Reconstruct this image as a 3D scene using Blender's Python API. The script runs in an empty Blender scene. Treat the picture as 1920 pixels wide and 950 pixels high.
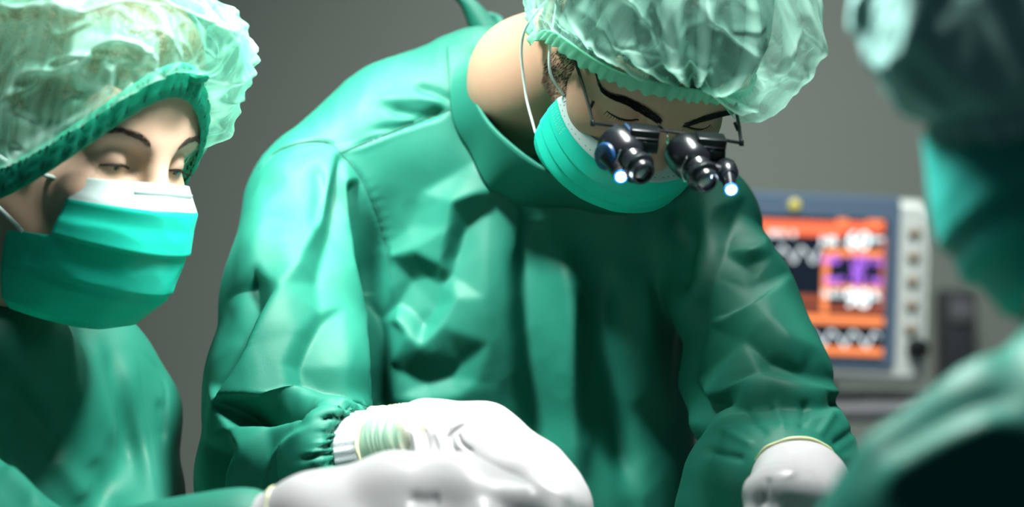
import bpy, bmesh, math, random
import numpy as np
from mathutils import Vector, Matrix, noise
from mathutils.bvhtree import BVHTree

random.seed(7)
np.random.seed(7)
SC = bpy.context.scene
COL = SC.collection

# ------------------------------------------------------------------ camera, world, lights, exposure
CAM_Z = 1.25
FPX = 4000.0                      # focal length in pixels of the 1920 wide frame


def W(px, py, d):
    """world point seen at pixel (px, py) at distance d along the viewing axis"""
    return Vector(((px - 960.0) / FPX * d, d, CAM_Z + (475.0 - py) / FPX * d))


cam_data = bpy.data.cameras.new('camera')
cam = bpy.data.objects.new('camera', cam_data)
COL.objects.link(cam)
cam.location = (0, 0, CAM_Z)
cam.rotation_euler = (math.pi / 2, 0, 0)
cam_data.sensor_width = 36.0
cam_data.lens = 36.0 * FPX / 1920.0
cam_data.clip_start = 0.05
cam_data.dof.use_dof = True
cam_data.dof.focus_distance = 1.88
cam_data.dof.aperture_fstop = 2.6
SC.camera = cam

world = bpy.data.worlds.new('room_ambient')
SC.world = world
world.use_nodes = True
bgn = world.node_tree.nodes['Background']
bgn.inputs[0].default_value = (0.36, 0.66, 0.80, 1)
bgn.inputs[1].default_value = 0.06


def area(name, loc, target, size, power, color, spread=math.pi):
    ld = bpy.data.lights.new(name, 'AREA')
    ld.shape = 'DISK'
    ld.size = size
    ld.energy = power
    ld.color = color
    ld.spread = spread
    lo = bpy.data.objects.new(name, ld)
    COL.objects.link(lo)
    lo.location = loc
    lo.rotation_euler = (Vector(target) - Vector(loc)).to_track_quat('-Z', 'Y').to_euler()
    return lo


# five focused lamp heads: place, aim, watts, beam
LAMPS = [((-0.52, 1.46, 2.50), (-0.12, 2.03, 1.33), 5.0, 37, 'round white surgical lamp head overhead, farthest left'),
         ((-0.15, 1.53, 1.93), (0.34, 1.20, 1.28), 2.0, 38, 'round white surgical lamp head overhead, lowest of all'),
         ((0.28, 1.62, 2.52), (0.12, 1.68, 1.05), 3.6, 34, 'round white lamp head added overhead to brighten the gloves, highest of all and over the table'),  # added head to whiten the gloved hands, not a known lamp
         ((0.22, 1.52, 2.06), (-0.32, 1.84, 1.25), 4.6, 58, 'round white surgical lamp head overhead, farthest right'),
         ((0.02, 2.40, 2.42), (-0.10, 1.90, 1.25), 9, 150, 'round white surgical lamp head overhead behind the bending person')]
for lloc, ltgt, lpow, lspr, _ in LAMPS:
    area('surgical_lamp_light', lloc, ltgt, 0.26, lpow, (0.97, 1.0, 0.97), math.radians(lspr))
area('wall_fill_light', (0.45, 2.35, 2.95), (0.25, 4.1, 0.25), 0.7, 14, (0.90, 1.0, 0.95), math.radians(80))  # added fill for the back wall and monitor, no known fixture

SC.view_settings.view_transform = 'Standard'
SC.view_settings.look = 'None'
SC.view_settings.gamma = 1
SC.view_settings.use_curve_mapping = False
SC.view_settings.exposure = 0.0


# ------------------------------------------------------------------ materials
def mat(name, color, rough=0.5, spec=0.5, metal=0.0, sheen=0.0, sss=0.0, sss_col=None, bump=None,
        emit=None, estr=0.0, coat=0.0, vary=None):
    m = bpy.data.materials.new(name)
    m.use_nodes = True
    nt = m.node_tree
    p = nt.nodes['Principled BSDF']
    p.inputs['Base Color'].default_value = (*color, 1)
    p.inputs['Roughness'].default_value = rough
    p.inputs['Specular IOR Level'].default_value = spec
    p.inputs['Metallic'].default_value = metal
    p.inputs['Sheen Weight'].default_value = sheen
    p.inputs['Coat Weight'].default_value = coat
    if sss:
        p.inputs['Subsurface Weight'].default_value = sss
        p.inputs['Subsurface Radius'].default_value = sss_col or (0.6, 0.3, 0.2)
        p.inputs['Subsurface Scale'].default_value = 0.012
    if emit:
        p.inputs['Emission Color'].default_value = (*emit, 1)
        p.inputs['Emission Strength'].default_value = estr
    if bump or vary:
        tc = nt.nodes.new('ShaderNodeTexCoord')
    if bump:
        scale, strength, dist = bump
        n = nt.nodes.new('ShaderNodeTexNoise')
        n.inputs['Scale'].default_value = scale
        n.inputs['Detail'].default_value = 4
        b = nt.nodes.new('ShaderNodeBump')
        b.inputs['Strength'].default_value = strength
        b.inputs['Distance'].default_value = dist
        nt.links.new(tc.outputs['Object'], n.inputs['Vector'])
        nt.links.new(n.outputs['Fac'], b.inputs['Height'])
        nt.links.new(b.outputs['Normal'], p.inputs['Normal'])
    if vary:
        scale, c2 = vary
        n2 = nt.nodes.new('ShaderNodeTexNoise')
        n2.inputs['Scale'].default_value = scale
        n2.inputs['Detail'].default_value = 3
        mx = nt.nodes.new('ShaderNodeMix')
        mx.data_type = 'RGBA'
        mx.inputs[6].default_value = (*color, 1)
        mx.inputs[7].default_value = (*c2, 1)
        nt.links.new(tc.outputs['Object'], n2.inputs['Vector'])
        nt.links.new(n2.outputs['Fac'], mx.inputs[0])
        nt.links.new(mx.outputs[2], p.inputs['Base Color'])
    return m


def nonwoven(name, color, translucent=0.4, clear=0.0, wrinkle=None, rough=0.55):
    """thin non-woven cloth: diffuse + translucent, optionally partly see-through"""
    m = bpy.data.materials.new(name)
    m.use_nodes = True
    nt = m.node_tree
    p = nt.nodes['Principled BSDF']
    out = nt.nodes['Material Output']
    p.inputs['Base Color'].default_value = (*color, 1)
    p.inputs['Roughness'].default_value = rough
    tr = nt.nodes.new('ShaderNodeBsdfTranslucent')
    tr.inputs['Color'].default_value = (*color, 1)
    mx = nt.nodes.new('ShaderNodeMixShader')
    mx.inputs[0].default_value = translucent
    nt.links.new(p.outputs[0], mx.inputs[1])
    nt.links.new(tr.outputs[0], mx.inputs[2])
    tc = nt.nodes.new('ShaderNodeTexCoord')
    n = nt.nodes.new('ShaderNodeTexNoise')
    n.inputs['Scale'].default_value = 900
    n.inputs['Detail'].default_value = 3
    b = nt.nodes.new('ShaderNodeBump')
    b.inputs['Strength'].default_value = 0.25
    b.inputs['Distance'].default_value = 0.0006
    nt.links.new(tc.outputs['Object'], n.inputs['Vector'])
    nt.links.new(n.outputs['Fac'], b.inputs['Height'])
    nt.links.new(b.outputs['Normal'], p.inputs['Normal'])
    last = mx
    if clear:
        t = nt.nodes.new('ShaderNodeBsdfTransparent')
        m2 = nt.nodes.new('ShaderNodeMixShader')
        if wrinkle:
            # crumpled folds of doubled cloth are denser than the single layer
            w = nt.nodes.new('ShaderNodeTexNoise')
            w.noise_type = 'RIDGED_MULTIFRACTAL'
            w.inputs['Scale'].default_value = wrinkle
            w.inputs['Detail'].default_value = 3
            w.inputs['Distortion'].default_value = 0.8
            r = nt.nodes.new('ShaderNodeMapRange')
            r.inputs['From Min'].default_value = 0.40
            r.inputs['From Max'].default_value = 1.0
            r.inputs['To Min'].default_value = clear
            r.inputs['To Max'].default_value = clear * 0.45
            nt.links.new(tc.outputs['Object'], w.inputs['Vector'])
            nt.links.new(w.outputs['Fac'], r.inputs['Value'])
            at = nt.nodes.new('ShaderNodeAttribute')
            at.attribute_name = 'fold'
            inv = nt.nodes.new('ShaderNodeMath')
            inv.operation = 'SUBTRACT'
            inv.inputs[0].default_value = 1.0
            inv.use_clamp = True
            mu = nt.nodes.new('ShaderNodeMath')
            mu.operation = 'MULTIPLY'
            nt.links.new(at.outputs['Fac'], inv.inputs[1])
            nt.links.new(inv.outputs[0], mu.inputs[0])
            nt.links.new(r.outputs['Result'], mu.inputs[1])
            nt.links.new(mu.outputs[0], m2.inputs[0])
            cm = nt.nodes.new('ShaderNodeMix')
            cm.data_type = 'RGBA'
            cm.clamp_factor = True
            cm.inputs[6].default_value = (*color, 1)
            cm.inputs[7].default_value = tuple(0.55 * q + 0.42 for q in color) + (1,)
            nt.links.new(at.outputs['Fac'], cm.inputs[0])
            nt.links.new(cm.outputs[2], p.inputs['Base Color'])
            nt.links.new(cm.outputs[2], tr.inputs['Color'])
        else:
            m2.inputs[0].default_value = clear
        nt.links.new(mx.outputs[0], m2.inputs[1])
        nt.links.new(t.outputs[0], m2.inputs[2])
        last = m2
    nt.links.new(last.outputs[0], out.inputs['Surface'])
    return m


M = {}
M['gown'] = mat('green_gown_cotton', (0.010, 0.158, 0.106), 0.57, 0.33, sheen=0.0, bump=(1400, 0.22, 0.0006))
M['gown_near'] = mat('green_gown_cotton_worn', (0.008, 0.17, 0.122), 0.55, 0.35, sheen=0.0, bump=(1400, 0.2, 0.0006))
M['seam'] = mat('green_thread_and_seam_shade', (0.004, 0.10, 0.065), 0.7)  # stitch colour, kept dark so seams look like shaded grooves
M['skin'] = mat('skin_warm', (0.44, 0.275, 0.18), 0.48, 0.35, sss=0.12, bump=(700, 0.12, 0.0006))
M['skin_pale'] = mat('skin_light', (0.66, 0.44, 0.32), 0.45, 0.35, sss=0.14, bump=(700, 0.08, 0.0005))
M['hair'] = mat('dark_hair', (0.012, 0.010, 0.010), 0.45, 0.5, bump=(160, 0.6, 0.004))
M['hair_brown'] = mat('brown_hair', (0.045, 0.028, 0.012), 0.42, 0.5, bump=(160, 0.6, 0.004), vary=(24, (0.17, 0.11, 0.03)))
M['brow'] = mat('brow_hair', (0.014, 0.010, 0.009), 0.6, 0.3)
M['brow_soft'] = mat('soft_brow_hair', (0.06, 0.04, 0.03), 0.6, 0.3)
M['stubble'] = mat('stubble_hair', (0.075, 0.040, 0.026), 0.6, 0.3)
M['eye_white'] = mat('eye_white', (0.75, 0.72, 0.70), 0.15, 0.6)
M['iris'] = mat('dark_iris', (0.02, 0.012, 0.008), 0.1, 0.7)
M['cap'] = nonwoven('green_bouffant_cloth', (0.38, 0.93, 0.73), 0.35, 0.76, 30)
M['cap_nurse'] = nonwoven('pale_bouffant_cloth', (0.20, 0.72, 0.52), 0.40, 0.66, 24)
M['cap_rim'] = nonwoven('green_cap_elastic', (0.40, 0.92, 0.70), 0.40, 0.15)
M['cap_band'] = mat('green_elastic_band', (0.008, 0.36, 0.22), 0.6, 0.3, bump=(500, 0.4, 0.001))
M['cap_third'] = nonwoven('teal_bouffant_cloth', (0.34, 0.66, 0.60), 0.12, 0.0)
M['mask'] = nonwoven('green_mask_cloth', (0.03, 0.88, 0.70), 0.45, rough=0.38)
M['mask_third'] = nonwoven('shaded_mask_cloth', (0.03, 0.52, 0.44), 0.3)  # mask green darkened to put the near wearer's shade into the colour
M['mask_strip'] = nonwoven('white_mask_strip', (0.60, 0.74, 0.72), 0.3)
M['loop'] = mat('white_elastic', (0.70, 0.82, 0.78), 0.7)
M['glove'] = mat('white_latex', (0.48, 0.47, 0.48), 0.36, 0.45, sss=0.15, sss_col=(0.5, 0.4, 0.35), bump=(300, 0.08, 0.0008))
M['drape'] = mat('pale_green_drape', (0.30, 0.62, 0.52), 0.7, 0.2)
M['cuff'] = mat('white_knit_cuff', (0.58, 0.62, 0.65), 0.8, 0.2, bump=(900, 0.5, 0.001))
M['clear_latex'] = nonwoven('clear_latex', (0.50, 0.54, 0.38), 0.35, 0.55, None, 0.3)
M['teal_lining'] = mat('teal_inner_cuff', (0.10, 0.34, 0.29), 0.7)
M['rim'] = mat('rolled_latex_rim', (0.70, 0.72, 0.42), 0.35, 0.5, sss=0.1)
M['black'] = mat('black_plastic', (0.010, 0.012, 0.016), 0.28, 0.6)
M['blackmetal'] = mat('black_wire', (0.012, 0.013, 0.016), 0.32, 0.6)
M['blue'] = mat('blue_plastic', (0.006, 0.050, 0.14), 0.35, 0.5)
M['silver'] = mat('silver_wire', (0.75, 0.73, 0.68), 0.25, 0.5, metal=1.0)
M['lens'] = mat('dark_coated_lens', (0.03, 0.028, 0.04), 0.06, 0.9, coat=1.0)
M['led'] = mat('lit_led', (0.9, 0.95, 1.0), 0.3, emit=(0.72, 0.90, 1.0), estr=30)
M['led_glow'] = mat('blue_led_glow', (0.02, 0.12, 0.4), 0.3, emit=(0.03, 0.28, 1.0), estr=1.6)  # blue halo of the LED, put into a glowing ring
M['wall'] = mat('grey_painted_wall', (0.285, 0.30, 0.268), 0.85, 0.2, bump=(240, 0.05, 0.001))
M['floor'] = mat('grey_vinyl_floor', (0.27, 0.28, 0.27), 0.5, 0.4, vary=(60, (0.22, 0.23, 0.22)))
M['mon_white'] = mat('white_plastic', (0.72, 0.73, 0.70), 0.45, 0.4, bump=(500, 0.05, 0.0005))
M['mon_blue'] = mat('slate_blue_plastic', (0.115, 0.165, 0.25), 0.5, 0.4)
M['mon_dark'] = mat('dark_grey_plastic', (0.045, 0.047, 0.055), 0.5, 0.4)
M['mon_grey'] = mat('mid_grey_plastic', (0.16, 0.16, 0.175), 0.5, 0.4)
M['btn'] = mat('tan_button', (0.52, 0.33, 0.20), 0.5, 0.4)
M['btn_ring'] = mat('grey_button_ring', (0.38, 0.40, 0.42), 0.5, 0.4)
M['knob'] = mat('black_rubber_knob', (0.01, 0.014, 0.014), 0.45, 0.4)
M['screen'] = mat('screen_dark', (0.008, 0.012, 0.02), 0.25, 0.4, emit=(0.010, 0.016, 0.030), estr=0.5)


def emis(name, c, s):
    return mat(name, (0.02, 0.02, 0.02), 0.4, 0.2, emit=c, estr=s)


M['s_red'] = emis('screen_red', (1.0, 0.17, 0.07), 1.4)
M['s_orange'] = emis('screen_orange', (1.0, 0.28, 0.09), 1.4)
M['s_brown'] = emis('screen_brown', (0.55, 0.12, 0.05), 0.8)
M['s_pink'] = emis('screen_pink', (0.85, 0.24, 0.20), 0.7)
M['s_white'] = emis('screen_white', (0.9, 1.0, 1.0), 2.2)
M['s_grey'] = emis('screen_grey', (0.75, 0.85, 0.88), 1.5)
M['s_purple'] = emis('screen_purple', (0.40, 0.14, 0.80), 2.2)
M['alarm'] = mat('yellow_alarm_lamp', (0.6, 0.5, 0.08), 0.3, emit=(0.8, 0.66, 0.10), estr=0.35)


# ------------------------------------------------------------------ object helpers
def smoothed(me):
    me.polygons.foreach_set('use_smooth', np.ones(len(me.polygons), dtype=bool))
    me.update()


def np_mesh(name, V, Q, smooth=True):
    me = bpy.data.meshes.new(name)
    Q = np.asarray(Q, dtype=np.int32)
    n = Q.shape[1]
    me.vertices.add(len(V))
    me.vertices.foreach_set('co', np.asarray(V, dtype=np.float32).ravel())
    me.loops.add(Q.size)
    me.loops.foreach_set('vertex_index', Q.ravel())
    me.polygons.add(len(Q))
    me.polygons.foreach_set('loop_start', np.arange(0, Q.size, n, dtype=np.int32))
    try:
        me.polygons.foreach_set('loop_total', np.full(len(Q), n, dtype=np.int32))
    except Exception:
        pass
    me.update(calc_edges=True)
    me.validate()
    if smooth:
        smoothed(me)
    return me


def put(name, me, m, parent=None):
    """links ONE mesh object whose vertices are in world coordinates; parented without moving"""
    o = bpy.data.objects.new(name, me)
    COL.objects.link(o)
    ms = m if isinstance(m, (list, tuple)) else [m]
    for x in ms:
        me.materials.append(x)
    if parent is not None:
        o.parent = parent
        # every mesh holds world coordinates; only the Empty of a thing is moved
        o.matrix_parent_inverse = Matrix.Translation(-parent.location) if parent.type == 'EMPTY' else Matrix.Identity(4)
    return o


def empty(name, loc):
    o = bpy.data.objects.new(name, None)
    o.empty_display_size = 0.05
    COL.objects.link(o)
    o.location = loc
    return o


def tag(o, label=None, cat=None, group=None, kind=None):
    if label:
        o['label'] = label
    if cat:
        o['category'] = cat
    if group:
        o['group'] = group
    if kind:
        o['kind'] = kind
    return o


def grid_mesh(name, P, close_u=False, close_v=False, smooth=True):
    """P[v][u] points to a quad grid"""
    P = np.asarray(P, dtype=float)
    nv, nu = P.shape[:2]
    idx = np.arange(nv * nu).reshape(nv, nu)
    a = idx if not close_u else np.concatenate([idx, idx[:, :1]], 1)
    if close_v:
        a = np.concatenate([a, a[:1]], 0)
    Q = np.stack([a[:-1, :-1], a[:-1, 1:], a[1:, 1:], a[1:, :-1]], -1).reshape(-1, 4)
    return np_mesh(name, P.reshape(-1, 3), Q, smooth)


def catmull(pts, n):
    pts = [Vector(p) for p in pts]
    P = [pts[0] * 2 - pts[1]] + pts + [pts[-1] * 2 - pts[-2]]
    out = []
    segs = len(pts) - 1
    for i in range(n):
        t = i / (n - 1) * segs
        k = min(int(t), segs - 1)
        f = t - k
        a, b, c, d = P[k], P[k + 1], P[k + 2], P[k + 3]
        out.append(0.5 * ((2 * b) + (c - a) * f + (2 * a - 5 * b + 4 * c - d) * f * f + (3 * b - a - 3 * c + d) * f ** 3))
    return out


def tube_points(pts, r, sides=10, flat=1.0):
    """rings of a tube along pts; r is a number or a list"""
    n = len(pts)
    rr = r if isinstance(r, (list, tuple, np.ndarray)) else [r] * n
    up = None
    rings = []
    for i in range(n):
        t = (pts[min(i + 1, n - 1)] - pts[max(i - 1, 0)]).normalized()
        if up is None:
            up = t.orthogonal().normalized()
        up = (up - t * up.dot(t)).normalized()
        s = t.cross(up)
        rings.append([pts[i] + (up * math.cos(2 * math.pi * k / sides) + s * math.sin(2 * math.pi * k / sides) * flat) * rr[i]
                      for k in range(sides)])
    return rings


class MB:
    """collects shapes that become ONE mesh"""

    def __init__(self):
        self.bm = bmesh.new()

    def tube(self, pts, r, sides=10, smooth_n=0, flat=1.0):
        pts = [Vector(p) for p in pts]
        if smooth_n:
            pts = catmull(pts, smooth_n)
            if isinstance(r, (list, tuple)):
                r = list(np.interp(np.linspace(0, 1, smooth_n), np.linspace(0, 1, len(r)), r))
        rings = tube_points(pts, r, sides, flat)
        vs = [[self.bm.verts.new(p) for p in ring] for ring in rings]
        for a, b in zip(vs[:-1], vs[1:]):
            for k in range(sides):
                self.bm.faces.new((a[k], a[(k + 1) % sides], b[(k + 1) % sides], b[k]))
        self.bm.faces.new(vs[0][::-1])
        self.bm.faces.new(vs[-1])
        return self

    def lathe(self, a, axis, profile, sides=40, cap=True):
        """profile: list of (s along axis, radius)"""
        a = Vector(a)
        ax = Vector(axis).normalized()
        u = ax.orthogonal().normalized()
        w = ax.cross(u)
        vs = []
        for s, r in profile:
            vs.append([self.bm.verts.new(a + ax * s + (u * math.cos(2 * math.pi * k / sides) + w * math.sin(2 * math.pi * k / sides)) * max(r, 1e-5))
                       for k in range(sides)])
        for p, q in zip(vs[:-1], vs[1:]):
            for k in range(sides):
                self.bm.faces.new((p[k], p[(k + 1) % sides], q[(k + 1) % sides], q[k]))
        if cap:
            self.bm.faces.new(vs[0][::-1])
            self.bm.faces.new(vs[-1])
        return self

    def box(self, c, sx, sy, sz, R=None, bev=0.0):
        r = bmesh.ops.create_cube(self.bm, size=1.0)
        vs = r['verts']
        Mx = Matrix.Translation(Vector(c)) @ (R.to_4x4() if R else Matrix.Identity(4)) @ Matrix.Diagonal((sx, sy, sz, 1))
        bmesh.ops.transform(self.bm, matrix=Mx, verts=vs)
        if bev:
            es = list({e for v in vs for e in v.link_edges})
            bmesh.ops.bevel(self.bm, geom=es, offset=bev, segments=3, affect='EDGES', profile=0.5)
        return self

    def build(self, name, m, parent=None, smooth=True, angle=40):
        me = bpy.data.meshes.new(name)
        bmesh.ops.recalc_face_normals(self.bm, faces=self.bm.faces)
        if smooth:
            lim = math.radians(angle)
            for e in self.bm.edges:
                if len(e.link_faces) == 2 and e.calc_face_angle(0) > lim:
                    e.smooth = False
            for f in self.bm.faces:
                f.smooth = True
        self.bm.to_mesh(me)
        self.bm.free()
        return put(name, me, m, parent)


# ------------------------------------------------------------------ implicit surfaces (body, gown, hands)
class Field:
    def __init__(self, xs, ys, zs):
        self.ax = [np.asarray(a, dtype=np.float64) for a in (xs, ys, zs)]
        self.F = np.full([len(a) for a in self.ax], 0.5, dtype=np.float32)

    def sub(self, lo, hi):
        sl = []
        for a, l, h in zip(self.ax, lo, hi):
            i0 = max(int(np.searchsorted(a, l)) - 1, 0)
            i1 = min(int(np.searchsorted(a, h)) + 1, len(a))
            if i1 - i0 < 1:
                return None
            sl.append(slice(i0, i1))
        g = [self.ax[0][sl[0]][:, None, None], self.ax[1][sl[1]][None, :, None], self.ax[2][sl[2]][None, None, :]]
        return tuple(sl), g

    def merge(self, sl, d, k, op):
        old = self.F[sl]
        d = d.astype(np.float32)
        if op == 'sub':
            a, b = -old, d            # smooth max(old, -d) = -smin(-old, d)
            h = np.clip(k - np.abs(a - b), 0, None) / k
            self.F[sl] = -(np.minimum(a, b) - h * h * k * 0.25)
        else:
            h = np.clip(k - np.abs(old - d), 0, None) / k
            self.F[sl] = np.minimum(old, d) - h * h * k * 0.25

    def cone(self, a, ra, b, rb, k=0.01, op='add'):
        a, b = np.array(a, float), np.array(b, float)
        m = max(ra, rb) + k + 0.02
        s = self.sub(np.minimum(a, b) - m, np.maximum(a, b) + m)
        if s is None:
            return self
        sl, (x, y, z) = s
        ab = b - a
        L2 = max(ab @ ab, 1e-12)
        t = np.clip(((x - a[0]) * ab[0] + (y - a[1]) * ab[1] + (z - a[2]) * ab[2]) / L2, 0, 1)
        d = np.sqrt((x - a[0] - t * ab[0]) ** 2 + (y - a[1] - t * ab[1]) ** 2 + (z - a[2] - t * ab[2]) ** 2) - (ra + t * (rb - ra))
        self.merge(sl, d, k, op)
        return self

    def ball(self, c, r, k=0.01, op='add'):
        return self.cone(c, r, c, r, k, op)

    def chain(self, pr, k=0.01, op='add'):
        for (a, ra), (b, rb) in zip(pr[:-1], pr[1:]):
            self.cone(a, ra, b, rb, k, op)
        return self

    def ell(self, c, R, rad, k=0.01, op='add'):
        """ellipsoid, R = 3x3 (columns are its axes in the world)"""
        c = np.array(c, float)
        R = np.array(R, float)
        rad = np.array(rad, float)
        ext = np.sqrt(((R * rad) ** 2).sum(1)) + k + 0.02
        s = self.sub(c - ext, c + ext)
        if s is None:
            return self
        sl, (x, y, z) = s
        q = [((x - c[0]) * R[0, i] + (y - c[1]) * R[1, i] + (z - c[2]) * R[2, i]) for i in range(3)]
        k0 = np.sqrt(sum((q[i] / rad[i]) ** 2 for i in range(3))) + 1e-9
        k1 = np.sqrt(sum((q[i] / rad[i] ** 2) ** 2 for i in range(3))) + 1e-9
        self.merge(sl, k0 * (k0 - 1) / k1, k, op)
        return self

    def mesh(self, smooth=2):
        F = self.F
        F[0] = F[-1] = 0.5
        F[:, 0] = F[:, -1] = 0.5
        F[:, :, 0] = F[:, :, -1] = 0.5
        S = F < 0
        nx, ny, nz = F.shape
        c = np.zeros((nx - 1, ny - 1, nz - 1), np.uint8)
        cor = [(i, j, k) for i in (0, 1) for j in (0, 1) for k in (0, 1)]
        for i, j, k in cor:
            c += S[i:nx - 1 + i, j:ny - 1 + j, k:nz - 1 + k]
        act = (c > 0) & (c < 8)
        I, J, K = np.nonzero(act)
        idx = np.full(act.shape, -1, np.int32)
        idx[act] = np.arange(len(I))
        acc = np.zeros((len(I), 3))
        cnt = np.zeros(len(I))
        X, Y, Z = self.ax
        for p in cor:
            for q in cor:
                if p < q and sum(abs(u - v) for u, v in zip(p, q)) == 1:
                    fa = F[I + p[0], J + p[1], K + p[2]].astype(float)
                    fb = F[I + q[0], J + q[1], K + q[2]].astype(float)
                    m = (fa < 0) != (fb < 0)
                    t = np.where(m, fa / np.where(fa == fb, 1, fa - fb), 0)
                    for ax, (A, B) in enumerate(((X[I + p[0]], X[I + q[0]]), (Y[J + p[1]], Y[J + q[1]]), (Z[K + p[2]], Z[K + q[2]]))):
                        acc[m, ax] += (A + (B - A) * t)[m]
                    cnt[m] += 1
        V = acc / cnt[:, None]
        quads = []
        for ax in range(3):
            T = np.moveaxis(S, ax, 0)
            ID = np.moveaxis(idx, ax, 0)
            d = T[:-1] != T[1:]
            d[:, 0] = d[:, -1] = False
            d[:, :, 0] = d[:, :, -1] = False
            i, j, k = np.nonzero(d)
            if len(i) == 0:
                continue
            q = np.stack([ID[i, j - 1, k - 1], ID[i, j, k - 1], ID[i, j, k], ID[i, j - 1, k]], -1)
            inside = T[i, j, k]
            if ax == 1:               # moveaxis keeps (x, z): flip
                inside = ~inside
            q = np.where(inside[:, None], q, q[:, ::-1])
            quads.append(q)
        Q = np.concatenate(quads)
        Q = Q[(Q >= 0).all(1)]
        V = relax(V, Q, smooth)
        return V, Q


def relax(V, Q, n, w=0.5, mask=None):
    if n <= 0:
        return V
    E = np.concatenate([Q[:, [0, 1]], Q[:, [1, 2]], Q[:, [2, 3]], Q[:, [3, 0]]])
    N = len(V)
    deg = np.bincount(E[:, 0], minlength=N) + np.bincount(E[:, 1], minlength=N)
    for _ in range(n):
        avg = np.empty_like(V)
        for a in range(3):
            avg[:, a] = np.bincount(E[:, 0], V[E[:, 1], a], N) + np.bincount(E[:, 1], V[E[:, 0], a], N)
        avg /= np.maximum(deg, 1)[:, None]
        ww = w if mask is None else (w * mask)[:, None]
        V = V + (avg - V) * ww
    return V


def vnormals(V, Q):
    fn = np.cross(V[Q[:, 2]] - V[Q[:, 0]], V[Q[:, 3]] - V[Q[:, 1]])
    N = np.zeros_like(V)
    for a in range(3):
        for c in range(4):
            N[:, a] += np.bincount(Q[:, c], fn[:, a], len(V))
    return N / (np.linalg.norm(N, axis=1, keepdims=True) + 1e-12)


def axis(lo, hi, flo, fhi, fine, coarse):
    """grid coordinates: fine spacing in [flo, fhi], coarse outside"""
    out = [np.arange(flo, fhi, fine)]
    if lo < flo:
        n = max(int((flo - lo) / coarse), 1)
        out.insert(0, np.linspace(lo, flo, n, endpoint=False))
    if hi > fhi:
        n = max(int((hi - fhi) / coarse), 1)
        out.append(np.linspace(fhi, hi, n + 1))
    a = np.unique(np.concatenate(out))
    keep = np.concatenate([[True], np.diff(a) > fine * 0.3])
    return a[keep]


def stroke_pixels(V):
    return np.stack([960 + V[:, 0] / V[:, 1] * FPX, 475 - (V[:, 2] - CAM_Z) / V[:, 1] * FPX], 1)


def sculpt(V, Q, strokes):
    """real folds pushed into the cloth along its normals.  A stroke is (points, amplitude in mm,
    width on the left side, width on the right side, (nearest, farthest) distance or None); widths and points
    are measured in the reference view only to lay the folds out on the garment."""
    for st in strokes:
        pts, amp, wl, wr = st[:4]
        rng = st[4] if len(st) > 4 else None
        N = vnormals(V, Q)
        P = stroke_pixels(V)
        pts = np.array([(p.x, p.y) for p in catmull([Vector((a, b, 0)) for a, b in pts], max(len(pts) * 6, 12))])
        R = 3.0 * max(wl, wr)
        m = (P[:, 0] > pts[:, 0].min() - R) & (P[:, 0] < pts[:, 0].max() + R) & (P[:, 1] > pts[:, 1].min() - R) & (P[:, 1] < pts[:, 1].max() + R)
        m &= N[:, 1] < 0.25
        if rng:
            m &= (V[:, 1] > rng[0]) & (V[:, 1] < rng[1])
        ix = np.nonzero(m)[0]
        if len(ix) == 0:
            continue
        p = P[ix]
        best = np.full(len(ix), 1e9)
        side = np.zeros(len(ix))
        par = np.zeros(len(ix))
        L = np.concatenate([[0], np.cumsum(np.linalg.norm(np.diff(pts, axis=0), axis=1))])
        for s in range(len(pts) - 1):
            a, b = pts[s], pts[s + 1]
            ab = b - a
            l2 = ab @ ab + 1e-9
            t = np.clip(((p - a) @ ab) / l2, 0, 1)
            q = p - a - t[:, None] * ab
            d = np.hypot(q[:, 0], q[:, 1])
            cr = ab[0] * (p[:, 1] - a[1]) - ab[1] * (p[:, 0] - a[0])
            better = d < best
            best = np.where(better, d, best)
            side = np.where(better, cr, side)
            par = np.where(better, (L[s] + t * math.sqrt(l2)) / L[-1], par)
        w = np.where(side < 0, wl, wr)        # side < 0: to the left when walking along the stroke (y down)
        g = np.exp(-(best / w) ** 2) if len(st) < 6 else np.exp(-np.sqrt((best / w) ** 2 + 0.02) * 1.25)
        taper = np.clip(np.minimum(par, 1 - par) / 0.22, 0, 1)
        taper = 0.12 + 0.88 * (taper * taper * (3 - 2 * taper))
        facing = np.clip(0.25 - N[ix, 1], 0, 0.4) / 0.4
        V[ix] += N[ix] * (g * taper * facing * amp * 0.001)[:, None]
    return V


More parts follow.
